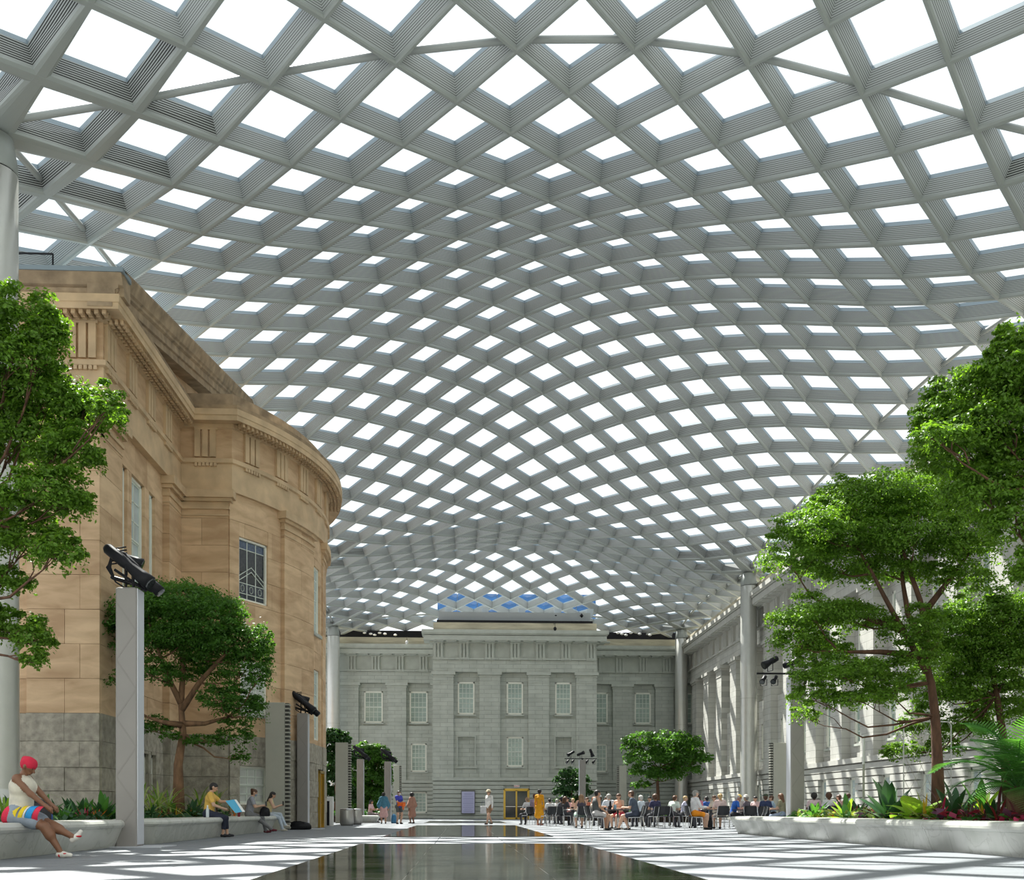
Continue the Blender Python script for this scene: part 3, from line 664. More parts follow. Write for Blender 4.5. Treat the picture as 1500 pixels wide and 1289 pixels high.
# its windows
Ts = lambda u, v, z: (XS - .2 + v, u, z)
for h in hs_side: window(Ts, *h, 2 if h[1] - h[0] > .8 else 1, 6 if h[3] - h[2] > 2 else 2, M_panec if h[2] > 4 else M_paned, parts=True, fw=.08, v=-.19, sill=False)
def Ta(a0, a1):
    am = math.radians((a0 + a1) / 2); c = Vector(SA((a0 + a1) / 2, 0, 0)); tx = Vector((-math.sin(am), math.cos(am), 0)); nx = Vector((math.cos(am), math.sin(am), 0))
    return (lambda u, v, z: tuple(c + tx * u + nx * v + Vector((0, 0, z)))), math.radians(a1 - a0) * 6
for i, h in enumerate(hs_arc[:5]):
    T_, hw = Ta(h[0], h[1])
    if i == 0: continue
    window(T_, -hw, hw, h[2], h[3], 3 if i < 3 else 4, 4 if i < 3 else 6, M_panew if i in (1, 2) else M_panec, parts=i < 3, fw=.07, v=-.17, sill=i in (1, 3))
# leaded window
T_, hw = Ta(-33.3, -26.2); WN[0] += 1
w = empty('window_%d' % WN[0], T_(0, 0, 8.03), kind='structure'); Lq = lambda a, b, c: tuple(Vector(T_(a, b, c)) - w.location)
z0, z1 = 8.03, 10.2
mb = MB(); fw = .07
for a, b, c, d in ((-hw, -hw + fw, z0, z1), (hw - fw, hw, z0, z1), (-hw, hw, z0, z0 + fw), (-hw, hw, z1 - fw, z1)): tb(mb, Lq, a, b, -.2, -.08, c, d)
obj('frame', mb, M_frame, w)
iw = 2 * (hw - fw) / 3; zr = [z0 + fw, z0 + .26, z0 + .62, z0 + 1.0, z1 - .36, z1 - fw]
LD = [mat('lead_glass_%d' % i, c, .15, noise=.35, nscale=14) for i, c in enumerate([(.05, .06, .07), (.07, .08, .10), (.045, .05, .055), (.04, .045, .05), (.07, .10, .16)])]
for i in range(3):
    for j in range(5):
        g = MB(); tb(g, Lq, -hw + fw + iw * i + .012, -hw + fw + iw * (i + 1) - .012, -.16, -.15, zr[j] + .012, zr[j + 1] - .012); obj('pane', g, LD[j], w)
came = MB()
for i in (1, 2): c = -hw + fw + iw * i; tb(came, Lq, c - .014, c + .014, -.155, -.13, z0, z1)
for z in (zr[1], zr[2], zr[4]): tb(came, Lq, -hw + fw, hw - fw, -.155, -.13, z - .012, z + .012)
def bar(x0, za, x1, zb, t=.013):
    came.hexa([Lq(x0, -.155, za - t), Lq(x1, -.155, zb - t), Lq(x1, -.125, zb - t), Lq(x0, -.125, za - t), Lq(x0, -.155, za + t), Lq(x1, -.155, zb + t), Lq(x1, -.125, zb + t), Lq(x0, -.125, za + t)])
for o in (0, .16):
    bar(-hw + fw, z0 + .66 + o, 0, z0 + 1.08 + o); bar(0, z0 + 1.08 + o, hw - fw, z0 + .66 + o)
for i in range(3):
    c = -hw + fw + iw * (i + .5)
    for k in range(8):
        a0, a1 = k * math.pi / 4, (k + 1) * math.pi / 4; bar(c + .09 * math.sin(a0), z0 + .44 + .12 * math.cos(a0), c + .09 * math.sin(a1), z0 + .44 + .12 * math.cos(a1), .006)
obj('lead_came', came, M_muntin, w)
# brass door of the curved bay and brass doors of the far facade
def door(T, u0, u1, z1, leaves, v, name):
    d = empty(name, T((u0 + u1) / 2, 0, 0), kind='structure'); Q = lambda a, b, c: tuple(Vector(T(a, b, c)) - d.location)
    mb = MB(); f = .11
    tb(mb, Q, u0, u0 + f, v, v + .22, 0, z1); tb(mb, Q, u1 - f, u1, v, v + .22, 0, z1); tb(mb, Q, u0, u1, v, v + .22, z1 - f, z1); obj('door_frame', mb, M_gold, d)
    lw = (u1 - u0 - 2 * f) / leaves
    for i in range(leaves):
        a = u0 + f + lw * i; mb = MB()
        for q in ((a, a + .06, 0, z1 - f), (a + lw - .06, a + lw, 0, z1 - f), (a, a + lw, z1 - f - .08, z1 - f), (a, a + lw, 0, .14)): tb(mb, Q, q[0], q[1], v + .05, v + .11, q[2], q[3])
        l = obj('door_leaf', mb, M_gold, d)
        mb = MB(); tb(mb, Q, a + .06, a + lw - .06, v + .07, v + .085, .14, z1 - f - .08); obj('glass', mb, M_paned, l)
        mb = MB(); tb(mb, Q, a + .08, a + lw - .08, v + .12, v + .15, .98, 1.02); obj('push_bar', mb, M_chrome, l)
door(Tp, *door_h[:2], 2.42, 2, .08, 'door_1')
T_, hw = Ta(-5.2, -.6); door(T_, -hw, hw, 2.3, 1, -.12, 'door_2')

# the court closes behind the viewer too
wf = empty('wall_front', kind='structure')
mb = MB(); mb.box(-26, 20.1, -11, -9, 0, 15.4); mb.box(-26, 20.8, -9, -8.2, 13.9, 14.8); obj('wall_core', mb, M_wallx, wf)
mb = MB()
for i in range(11): mb.box(-23 + i * 4, -21.4 + i * 4, -9, -8.5, 0, 13.9)
obj('pilasters', mb, M_wallx, wf)
wn = empty('wall_right_near', kind='structure'); mb = MB(); mb.box(19.4, 20.8, -9, 27, 0, 15.4); obj('wall_core', mb, M_wally, wn)
# ================================================================ benches and planting beds
def bench(name, x0, x1, y0, y1, cuts, label, z=.52):
    b = empty(name, ((x0 + x1) / 2, (y0 + y1) / 2, 0), 0, label, 'bench'); o = b.location
    ys = [y0] + cuts + [y1]
    for i, (a, c) in enumerate(zip(ys, ys[1:])):
        mb = MB(); ea = 1 if i == 0 else 0; ec = 1 if i == len(ys) - 2 else 0
        def ring(ins, zz):
            A = a + (ins * ea if ea else .006); Cc = c - (ins * ec if ec else .006); r = .12
            P = []
            for cx, cy, s, q in ((x0 + ins, A, 0, ea), (x1 - ins, A, 1, ea), (x1 - ins, Cc, 2, ec), (x0 + ins, Cc, 3, ec)):
                rr = r if q else .004
                px = cx + (rr if s in (0, 3) else -rr); py = cy + (rr if s in (0, 1) else -rr)
                for k in range(4):
                    t = math.pi + s * math.pi / 2 + k * math.pi / 6; P.append((px + rr * math.cos(t) - o.x, py + rr * math.sin(t) - o.y, zz))
            return P
        mb.loft([ring(.20, 0), ring(.05, z - .15), ring(.03, z - .145), ring(0, z - .10), ring(.0, z - .06), ring(.03, z - .015), ring(.07, z)], 0, True)
        obj('marble_block', mb, M_marble, b)
    return b
bench('marble_bench', -7.35, -6.38, 7, 20.6, [11, 16.0], 'long white marble bench holding the woman in the red headscarf')
bench('marble_bench', -7.25, -6.2, 21.3, 34.9, [25.8, 30.4], 'white marble bench under the small tree where three people sit')
bench('marble_bench', 8.05, 9.3, 8, 30.6, [12.5, 17.6, 22.6, 27], 'long veined marble bench edging the planting bed at the right')
bench('marble_bench', -5.9, -4.6, 56.6, 58.0, [], 'short far marble block seat beside the second grey pylon', .42)
def bed(x0, x1, y0, y1, z, label):
    mb = MB(); nx, ny = 14, 30; n0 = 0
    V = [[(x0 + (x1 - x0) * i / nx, y0 + (y1 - y0) * j / ny, z + (0 if i in (0, nx) or j in (0, ny) else random.uniform(-.03, .05))) for i in range(nx + 1)] for j in range(ny + 1)]
    for j in range(ny):
        for i in range(nx): mb.quad(V[j][i], V[j][i + 1], V[j + 1][i + 1], V[j + 1][i])
    for a, b_ in ((V[0], -1), (V[-1], 1)): mb.quad((a[0][0], a[0][1], 0), (a[-1][0], a[-1][1], 0), a[-1], a[0])
    mb.quad((x0, y0, 0), (x0, y1, 0), (x0, y1, z), (x0, y0, z)); mb.quad((x1, y0, 0), (x1, y1, 0), (x1, y1, z), (x1, y0, z))
    t = empty('planting_bed', (x0, y0, 0), 0, label, 'planter'); mb.v = [(v[0] - x0, v[1] - y0, v[2]) for v in mb.v]
    obj('soil', mb, M_soil, t); return t
BED1 = bed(-9.45, -7.1, 7, 33.5, .40, 'dark soil of the planting bed along the brown block')
BED2 = bed(9.2, 15.5, 8, 30.2, .42, 'dark soil of the planting bed at the right')
BED3 = bed(-9.5, -6.0, 60, 80, .35, 'soil of the far planting bed by the left wing')
BED4 = bed(9.5, 15.0, 60, 66, .35, 'soil of the far planting bed by the right column')
BED5 = bed(6.2, 9.2, 68, 72, .35, 'soil of the small far bed before the centre facade')

# ================================================================ pylons with spotlights, vents, street things
def spot(par, p, d, L=.42, r=.085, yoke=True):
    d = Vector(d).normalized(); p = Vector(p); mb = MB()
    mb.tube([p - d * L * .55, p - d * L * .5, p - d * L * .1, p, p + d * L * .3, p + d * L * .5], [r * .5, r * .8, r * .85, r * .7, r, r * 1.15], 10)
    s = obj('spotlight', mb, M_black, par, True)
    mb = MB(); mb.tube([p + d * L * .5, p + d * L * .53], [r * .95, r * .95], 10); obj('lens', mb, M_paned, s)
    if yoke:
        u = d.cross(Vector((0, 0, 1))); u = u.normalized() if u.length > .1 else Vector((1, 0, 0)); mb = MB()
        mb.tube([p + u * r * 1.3, p + u * r * 1.3 - Vector((0, 0, r * 2.4)), p - u * r * 1.3 - Vector((0, 0, r * 2.4)), p - u * r * 1.3], .014, 5); obj('yoke', mb, M_black, s)
    return s
def pylon(px, D, h, label, rig, side):
    P = atz(px, D); w = .40
    t = empty('light_pylon', P, 0, label, 'pylon', 'grey light pylons')
    mb = MB(); mb.bbox(-w / 2, w / 2, -.21, .21, .02, h, .025); b = obj('shaft', mb, M_pyl, t)
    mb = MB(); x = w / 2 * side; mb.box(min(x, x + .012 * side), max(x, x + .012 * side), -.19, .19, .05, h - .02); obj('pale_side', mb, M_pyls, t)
    mb = MB(); mb.box(-.55, .75, -.5, .5, 0, .02); obj('base_plate', mb, M_pyls, t)
    mb = MB()
    for i in range(int(h / .55)):
        z = .25 + i * .55; s = 1 if i % 2 == 0 else -1
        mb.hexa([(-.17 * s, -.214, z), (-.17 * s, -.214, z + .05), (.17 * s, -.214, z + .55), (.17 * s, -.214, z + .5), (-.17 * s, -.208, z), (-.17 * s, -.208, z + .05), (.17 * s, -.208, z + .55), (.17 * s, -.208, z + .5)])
    obj('truss_shadow_line', mb, mat('truss_shadow_tone', (.265, .248, .232), .7), t)  # truss shadow painted as darker zigzag strips on the shaft
    if rig == 'cluster':
        spot(t, (.02, -.12, h + .42), (.75, -.05, -.62), 1.05, .13); spot(t, (.22, .02, h + .30), (.7, .1, -.7), .95, .10); spot(t, (-.10, .12, h + .62), (.8, .2, -.35), .6, .12); spot(t, (.05, .05, h + .12), (.85, 0, -.25), .8, .05, False)
        mb = MB()
        for k in range(6):
            mb.tube([(-.05, -.05 + .03 * k, h + .8 - .05 * k), (-.28 - .03 * k, -.1 + .04 * k, h + .75 - .05 * k), (-.36 - .015 * k, 0, h + .42), (-.28, .05, h + .15), (-.05, .02 * k, h)], .016, 5)
        obj('cable', mb, M_black, t, True)
        mb = MB(); mb.tube([(-.25, -.1, h + .35), (.35, -.1, h - .05)], .03, 6); mb.tube([(-.1, .1, h), (-.1, .1, h + .55), (.2, .1, h + .3), (.2, .1, h)], .025, 6); mb.tube([(.1, -.1, h), (.1, -.1, h + .4)], .025, 6); obj('bracket', mb, M_black, t)
    else:
        mb = MB(); mb.tube([(-1.15, 0, h + .08), (.95, 0, h + .08)], .03, 6); mb.tube([(0, 0, h), (0, 0, h + .12)], .05, 6); obj('cross_bar', mb, M_black, t)
        for x, z, d in ((-.75, .42, (-.8, -.2, -.45)), (-.1, .40, (.5, -.3, .2)), (.6, .45, (.3, -.2, -.8))): spot(t, (x, 0, h + z), d, .5, .11)
        for x in (-.95, -.62, .3, .75): spot(t, (x, 0, h - .09), (-.4, -.5, -.5), .3, .075)
    return t
pylon(190, 19.6, 4.93, 'tall grey pylon nearest at left, behind the crossed legs of the seated woman', 'cluster', 1)
pylon(444, 38.3, 4.32, 'grey pylon at the curved bay, above the black bag', 'cluster', 1)
pylon(528, 62, 3.8, 'grey pylon just past the steel bins', 'cluster', 1)
pylon(568, 64, 3.75, 'thin far pylon beside the far left trees', 'cluster', 1)
pylon(1165, 30.2, 4.65, 'grey pylon with a lamp bar behind the right marble bench', 'bar', -1)
pylon(853, 66, 3.95, 'far slim pylon with a lamp bar before the centre facade', 'bar', -1)
def vent(px, D, w, h, label, side):
    P = atz(px, D); t = empty('air_grille', P, 0, label, 'vent', 'slab air grilles')
    mb = MB(); mb.bbox(-w / 2, w / 2, -.18, .18, 0, h, .02); obj('panel', mb, M_vent, t)
    mb = MB(); x0, x1 = (w / 2, w / 2 + .16) if side > 0 else (-w / 2 - .16, -w / 2); mb.box(x0 + .01, x1 - .02, -.14, .16, .02, h - .02); l = obj('louvre_box', mb, M_louv, t)
    mb = MB(); n = int(h / .14)
    for i in range(n): mb.box(x0, x1, -.17, .17, .06 + i * .14, .11 + i * .14)
    tag(obj('slats', mb, M_vent, l), kind='stuff')
vent(404, 36.2, .68, 4.5, 'slab air grille on the bench end beside the two seated women', 1)
vent(501, 56, .68, 4.4, 'slab air grille behind the steel bins', 1)
vent(581, 79, .45, 4.2, 'farthest left slab air grille near the walking visitors', 1)
vent(1141, 56, .72, 4.4, 'slab air grille between the right column and the lamp pylon', -1)
vent(912, 78, .55, 4.1, 'far slab air grille left of the far umbrella tree', -1)
# white totem
P = atz(481, 46); t = empty('info_totem', P, 0, 'white totem with a black stripe beside the brass side door', 'sign')
mb = MB(); mb.bbox(-.23, .23, -.1, .1, 0, 1.32, .02); obj('body', mb, M_white, t)
mb = MB(); mb.box(-.06, .06, -.108, -.095, .02, 1.12); obj('stripe', mb, M_black, t)
for px, D, lab, s in ((508, 47, 'nearer brushed steel litter bin by the slab grille', 1), (521.5, 50.5, 'farther brushed steel litter bin half hidden behind the first', .95)):
    t = empty('litter_bin', atz(px, D), 0, lab, 'bin', 'steel litter bins')
    mb = MB(); mb.lathe([(.27 * s, 0), (.31 * s, .08), (.325 * s, .4), (.31 * s, .68), (.30 * s, .74)], n=20); obj('body', mb, M_bin, t, True)
    mb = MB(); mb.lathe([(.31 * s, .74), (.30 * s, .77), (.20 * s, .79)], n=20); obj('lid', mb, M_chrome, t, True)
# bags
def bag(name, P, sc, label, m=M_black, rz=0, cat='bag'):
    t = empty(name, P, rz, label, cat); mb = MB()
    mb.loft([[(sc[0] * a * math.cos(q), sc[1] * a * math.sin(q), sc[2] * z) for q in [2 * math.pi * k / 12 for k in range(12)]] for a, z in ((.42, 0), (.5, .1), (.5, .45), (.42, .8), (.2, .98), (.05, 1))], 0, True)
    b = obj('body', mb, m, t, True)
    mb = MB(); mb.tube([(-.25 * sc[0], -.3 * sc[1], .85 * sc[2]), (-.12 * sc[0], -.5 * sc[1], 1.0 * sc[2]), (.12 * sc[0], -.5 * sc[1], 1.0 * sc[2]), (.25 * sc[0], -.3 * sc[1], .85 * sc[2])], .015, 6); obj('strap', mb, m, t, True)
    mb = MB(); mb.box(-.3 * sc[0], .3 * sc[0], -.5 * sc[1], -.42 * sc[1], .12 * sc[2], .42 * sc[2]); obj('pocket', mb, m, t)
bag('duffel_bag', atz(437, 37.2), (.95, .4, .30), 'low black bag lying on the floor by the curved bay')
bag('backpack', atz(1037, 37.6), (.36, .3, .48), 'black backpack standing under the table of the man in orange shorts')
bag('backpack', atz(577, 55), (.3, .25, .5), 'blue bag standing beside the strolling visitors', mat('blue_cloth', (.06, .22, .40), .8))
# trellises and pole in the right bed
def trellis(px0, px1, D, z0, z1, label):
    A, B = atz(px0, D), atz(px1, D); t = empty('trellis', (A + B) / 2, 0, label, 'trellis'); w = (B - A).length / 2
    mb = MB(); mb.tube([(-w, 0, 0), (-w, 0, z1 - .08), (-w + .08, 0, z1), (w - .08, 0, z1), (w, 0, z1 - .08), (w, 0, 0)], .017, 6); obj('frame', mb, mat('trellis_paint', (.55, .56, .54), .5), t)
    mb = MB(); n = 4; hh = (z1 - z0)
    for i in range(-n, n):
        for sg in (1, -1):
            x0 = -w + 2 * w * i / n * 1.0; pts = []
            xa, xb = (x0, x0 + hh * .5); 
            if sg < 0: xa, xb = -x0, -x0 - hh * .5
            za, zb = z0, z1
            ca = []
            for (x, z) in ((xa, za), (xb, zb)): ca.append((x, z))
            (xa, za), (xb, zb) = ca
            def clip(xl):
                f = (xl - xa) / (xb - xa); return za + f * (zb - za)
            lo, hi = (xa, xb) if xa < xb else (xb, xa); l2, h2 = max(lo, -w), min(hi, w)
            if h2 - l2 > .05: mb.tube([(l2, 0, clip(l2)), (h2, 0, clip(h2))], .0055, 4)
    obj('lattice', mb, M_vent, t)
trellis(1323, 1394, 26, .9, 2.95, 'tall white wire trellis behind the big tree trunk')
trellis(826, 840, 68, .6, 1.5, 'small wire trellis before the far shrub')
P = atz(1265, 30); t = empty('marker_pole', P, 0, 'slim pole with a white top rising from the right bed', 'pole')
mb = MB(); mb.tube([(0, 0, 0), (0, 0, 2.05)], .035, 8); obj('pole', mb, M_vent, t); mb = MB(); mb.tube([(0, 0, 2.05), (0, 0, 2.9)], .038, 8); obj('white_tip', mb, M_white, t)
# wall sign with unreadable lines, exit sign
t = empty('wall_sign', (.47, 80.52, .42), 0, 'pale lavender information panel on the facade wall', 'sign')
mb = MB(); mb.box(-.55, .55, -.06, .04, 0, 1.86); obj('frame', mb, M_joint, t)
mb = MB(); mb.box(-.50, .50, -.075, -.055, .06, 1.76); pnl = obj('panel', mb, mat('lavender_panel', (.52, .52, .74), .5), t)
mb = MB()
for i, (z, w) in enumerate([(1.58, .34), (1.5, .3), (1.36, .42), (1.22, .4), (1.14, .42), (1.0, .38), (.86, .4), (.78, .42), (.64, .36), (.5, .42), (.36, .3), (.22, .4), (.15, .33)]): mb.box(-w, w, -.079, -.073, z, z + .035)
tag(obj('text_lines', mb, mat('sign_ink', (.34, .34, .58), .6), pnl), kind='stuff')
t = empty('exit_sign', (4.3, 80.5, 2.5), 0, 'small red exit sign above the brass doors', 'sign')
mb = MB(); mb.box(-.22, .22, 0, .12, 0, .2); obj('box', mb, M_white, t)
fc = bpy.data.curves.new('letters', 'FONT'); fc.body = 'EXIT'; fc.size = .2; fc.align_x = 'CENTER'; fc.extrude = .004
_f = bpy.data.objects.new('letters_curve', fc); _m = bpy.data.meshes.new_from_object(_f); bpy.data.objects.remove(_f)
_m.materials.clear(); fo = link('letters', _m, mat('red_letters', (.7, .02, .02), .5), t); fo.location = (0, -.004, .03); fo.rotation_euler = (math.pi / 2, 0, 0)
# black fixtures on the attic edge and small lamps along the clerestory
for i, (px, s) in enumerate(((769, .2), (802, .12), (814, .2), (852, .18), (734, .09))):
    p = at(px, 902, 82.0); t = empty('roof_fixture', p, 0, ['large black lantern left on the facade top edge', 'tiny black lamp between two lanterns on the facade top', 'large black lantern in the middle of the facade top edge', 'black lantern at the right end of the facade top edge', 'tiny black nub left of all lanterns on the facade top'][i], 'lamp', 'lamps on the facade top edge'); p2 = Vector((0, 0, 0))
    mb = MB(); mb.lathe([(.02, -s * 1.1), (s * .9, 0), (s * .3, s * .8), (.03, s * 1.1)], n=8); obj('body', mb, M_black, t)
    mb = MB(); mb.tube([(0, 0, -s), (0, .1, -s - .25)], .03, 5); obj('stem', mb, M_black, t)
CL = [(534, 'first'), (543, 'second'), (549, 'third'), (556, 'fourth'), (564, 'fifth'), (579, 'sixth'), (905, 'first'), (911, 'second'), (917, 'third'), (924, 'fourth'), (937, 'fifth'), (952, 'sixth')]
for i, (px, nth) in enumerate(CL):
    p = at(px, 927 + (i % 3) * 1.5, 88.0); t = empty('clerestory_lamp', p, 0, '%s small white lamp from the left in the dark strip over the %s wing' % (nth, 'left' if px < 700 else 'right'), 'lamp', 'small lamps in the dark strip')
    mb = MB(); mb.ell((0, 0, 0), (.16, .12, .09), 8, 5); obj('shade', mb, M_white, t, True); mb = MB(); mb.tube([(0, 0, 0), (0, .35, .1)], .03, 5); obj('arm', mb, M_black, t)
for px, py, lab in ((596, 941, 'small pale camera dome on the left wing cornice'), (813, 921, 'dark hanging camera on the centre parapet')):
    p = at(px, py, 79.4 if px > 700 else 86.3); t = empty('security_camera', p, 0, lab, 'camera'); mb = MB(); mb.ell((0, 0, 0), (.13, .13, .16), 8, 6); obj('dome', mb, M_white if px < 700 else M_black, t, True)
    mb = MB(); mb.tube([(0, 0, .1), (0, .0, .5), (0, 1.6 if px > 700 else .62, .55)], .02, 5); obj('arm', mb, M_black, t)
# ================================================================ trees and plants
def leafmat(name, c, tr=.5, v=.35):
    m = bpy.data.materials.new(name); m.use_nodes = True; N = m.node_tree.nodes; L = m.node_tree.links; N.clear()
    o = N.new('ShaderNodeOutputMaterial'); d = N.new('ShaderNodeBsdfPrincipled'); t = N.new('ShaderNodeBsdfTranslucent'); mx = N.new('ShaderNodeMixShader'); mx.inputs[0].default_value = tr
    d.inputs['Roughness'].default_value = .45; d.inputs['Specular IOR Level'].default_value = .35
    g = N.new('ShaderNodeNewGeometry'); r = N.new('ShaderNodeMapRange'); r.inputs['To Min'].default_value = 1 - v; r.inputs['To Max'].default_value = 1 + v; L.new(g.outputs['Random Per Island'], r.inputs[0])
    s = N.new('ShaderNodeVectorMath'); s.operation = 'SCALE'; s.inputs[0].default_value = c; L.new(r.outputs[0], s.inputs['Scale']); L.new(s.outputs[0], d.inputs['Base Color'])
    s2 = N.new('ShaderNodeVectorMath'); s2.operation = 'MULTIPLY'; s2.inputs[1].default_value = (1.5, 1.5, .55); L.new(s.outputs[0], s2.inputs[0]); L.new(s2.outputs[0], t.inputs[0])
    L.new(d.outputs[0], mx.inputs[1]); L.new(t.outputs[0], mx.inputs[2]); L.new(mx.outputs[0], o.inputs[0]); m.diffuse_color = (*c, 1); return m
ML_bright = leafmat('bright_leaf', (.135, .26, .035)); ML_mid = leafmat('mid_leaf', (.075, .185, .03)); ML_dark = leafmat('dark_leaf', (.035, .10, .03), .35)
def leaves_mesh(pads, n, size, o, flat=.6):
    """pads: (center, (rx,ry,rz)) umbrella tiers; leaves sit on many small clumps over each tier, some fill it, some hang at the rim"""
    area = np.array([p[1][0] * p[1][1] + p[1][0] * p[1][2] for p in pads]); cnt = (area / area.sum() * n).astype(int); P = []; Nn = []
    def unit(k, lo):
        v = RNG.normal(size=(k, 3)); v[:, 2] = np.abs(v[:, 2]) * 1.0 + lo; return v / np.linalg.norm(v, axis=1)[:, None]
    for (c, r), k in zip(pads, cnt):
        c = np.array(c) - np.array(o); r = np.array(r) * np.array([1.12, 1.12, 1.15]); q = max(14, int(34 * (r[0] / .8)))
        u = unit(q, -.5); cc = c + u * r * RNG.uniform(.55, .95, (q, 1)); cr = RNG.uniform(.16, .32, q)[:, None] * np.array([r[0], r[1], .55 * r[0]]) 
        k1 = int(k * .72); w = RNG.integers(0, q, k1); v = unit(k1, -.4); P.append(cc[w] + v * cr[w] * RNG.uniform(0, 1, (k1, 1)) ** .45); Nn.append(v)
        k2 = int(k * .14); v = unit(k2, -.6); P.append(c + v * r * RNG.uniform(.2, .9, (k2, 1)) ** .6); Nn.append(v)
        k3 = k - k1 - k2; a_ = RNG.uniform(0, 6.283, k3); rr = RNG.uniform(.75, 1.08, k3); v = np.c_[np.cos(a_), np.sin(a_), -.2 + 0 * a_]
        P.append(c + np.c_[np.cos(a_) * rr * r[0], np.sin(a_) * rr * r[1], -RNG.uniform(-.1, .75, k3) ** 1 * r[2] * (.6 + .4 * np.sin(a_ * 5))]); Nn.append(v)
    P = np.concatenate(P); V = np.concatenate(Nn); k = len(P)
    nr = V * .6 + np.array([0, 0, flat]) + RNG.normal(size=(k, 3)) * .45; nr /= np.linalg.norm(nr, axis=1)[:, None]
    a = RNG.normal(size=(k, 3)); a -= nr * (a * nr).sum(1)[:, None]; a /= np.linalg.norm(a, axis=1)[:, None]; b = np.cross(nr, a); s = size * RNG.uniform(.65, 1.25, (k, 1))
    co = np.empty((k, 4, 3)); co[:, 0] = P - a * s * .5; co[:, 1] = P + b * s * .27 + a * s * .05; co[:, 2] = P + a * s * .55 - nr * s * .12; co[:, 3] = P - b * s * .27 + a * s * .05
    me = bpy.data.meshes.new('foliage'); me.vertices.add(4 * k); me.vertices.foreach_set('co', co.reshape(-1)); me.loops.add(4 * k); me.loops.foreach_set('vertex_index', np.arange(4 * k, dtype=np.int32))
    me.polygons.add(k); me.polygons.foreach_set('loop_start', np.arange(0, 4 * k, 4, dtype=np.int32)); me.update(calc_edges=True); return me
def wig(a, b, n=5, j=.06):
    a, b = Vector(a), Vector(b); L = (b - a).length
    return [a.lerp(b, t / n) + Vector((random.uniform(-j, j), random.uniform(-j, j), random.uniform(-j, j))) * L * (0 if t in (0, n) else 1) for t in range(n + 1)]
def tree(name, base, label, D, pads, n, size, trunk, r0, lm, bark=None, dy=.8, limbs=(), group=None):
    """pads in picture measure (px,py,rx,ry[,dD]) around distance D; trunk: list of (px,py,dD) from the base up"""
    t = empty(name, base, 0, label, 'tree', group); b0 = Vector(base)
    s = D / FPX; W = []
    for q in pads:
        dd = q[4] if len(q) > 4 else random.uniform(-.5, .5) * 1.2
        c = at(q[0], q[1], D + dd); W.append((c, (q[2] * s, q[2] * s * dy, q[3] * s)))
    T = [b0] + [at(x, y, D + d) for x, y, d in trunk]; mb = MB(); rr = [r0 * (1 - .5 * i / (len(T) - 1)) for i in range(len(T))]; rr[0] *= 1.25
    mb.tube([p - b0 for p in T], rr, 10); obj('trunk', mb, bark or M_bark, t, True)
    S_ = list(T[max(1, len(T) // 2):])
    for lb in limbs:
        L_ = [at(x, y, D + q) for x, y, q in lb]; mb = MB(); mb.tube([p - b0 for p in L_], [r0 * (.62 - .42 * i / (len(L_) - 1)) for i in range(len(L_))], 8); obj('branch', mb, bark or M_bark, t, True); S_ += L_[1:]
    for i, (c, r) in enumerate(W):
        low = [p for p in S_ if p.z < c.z - .1] or [min(S_, key=lambda p: p.z)]; st = min(low, key=lambda p: (p - c).length)
        mid = st.lerp(c, .55) + Vector((0, 0, -.18 * (c - st).length)); end = c - Vector((0, 0, r[2] * .3)); mb = MB()
        pts = wig(st, mid, 3, .05)[:-1] + wig(mid, end, 3, .05); mb.tube([p - b0 for p in pts], [r0 * (.24 - .20 * k / (len(pts) - 1)) for k in range(len(pts))], 7)
        for j in range(4):
            e = c + Vector((random.uniform(-.75, .75) * r[0], random.uniform(-.75, .75) * r[1], random.uniform(-.1, .5) * r[2])); f = pts[-3].lerp(end, random.uniform(0, .9))
            mb.tube([p - b0 for p in wig(f, e, 3, .08)], [r0 * .08, r0 * .06, r0 * .04, r0 * .025], 5)
        obj('branch', mb, bark or M_bark, t, True)
    tag(link('foliage', leaves_mesh(W, n, size, b0), lm, t), kind='stuff'); return t
tree('umbrella_tree', atz(262, 28.2, .38), 'layered green tree in the left planting bed behind the tallest pylon', 28.2,
     [(272, 885, 75, 30), (215, 885, 50, 28), (315, 888, 36, 28), (140, 918, 42, 24), (185, 915, 40, 24), (366, 932, 30, 32), (265, 935, 70, 28), (215, 945, 45, 25), (330, 950, 55, 34), (362, 975, 35, 45), (225, 985, 40, 20), (170, 995, 16, 14), (300, 985, 40, 20), (350, 1030, 38, 38), (322, 1020, 30, 22), (345, 1075, 26, 28), (352, 1108, 14, 16), (225, 1065, 28, 16), (250, 1078, 14, 10), (300, 1085, 30, 9), (384, 945, 16, 36), (378, 985, 18, 45), (362, 1040, 20, 36), (300, 920, 60, 36), (240, 905, 60, 28), (255, 868, 52, 16), (300, 960, 40, 26)],
     75000, .082, [(261, 1120, 0), (268, 1075, .1), (265, 1030, .1)], .15, ML_mid, M_barkl, limbs=[[(265, 1030, .1), (250, 1000, 0), (236, 965, -.2), (222, 925, -.3)], [(265, 1030, .1), (268, 985, .2), (266, 940, .2), (272, 900, 0)], [(266, 1040, .1), (292, 1000, 0), (318, 970, -.2), (345, 945, -.3)], [(267, 1060, .1), (300, 1060, .2), (335, 1050, .2)], [(266, 1062, 0), (240, 1058, -.2), (215, 1050, -.2)]])
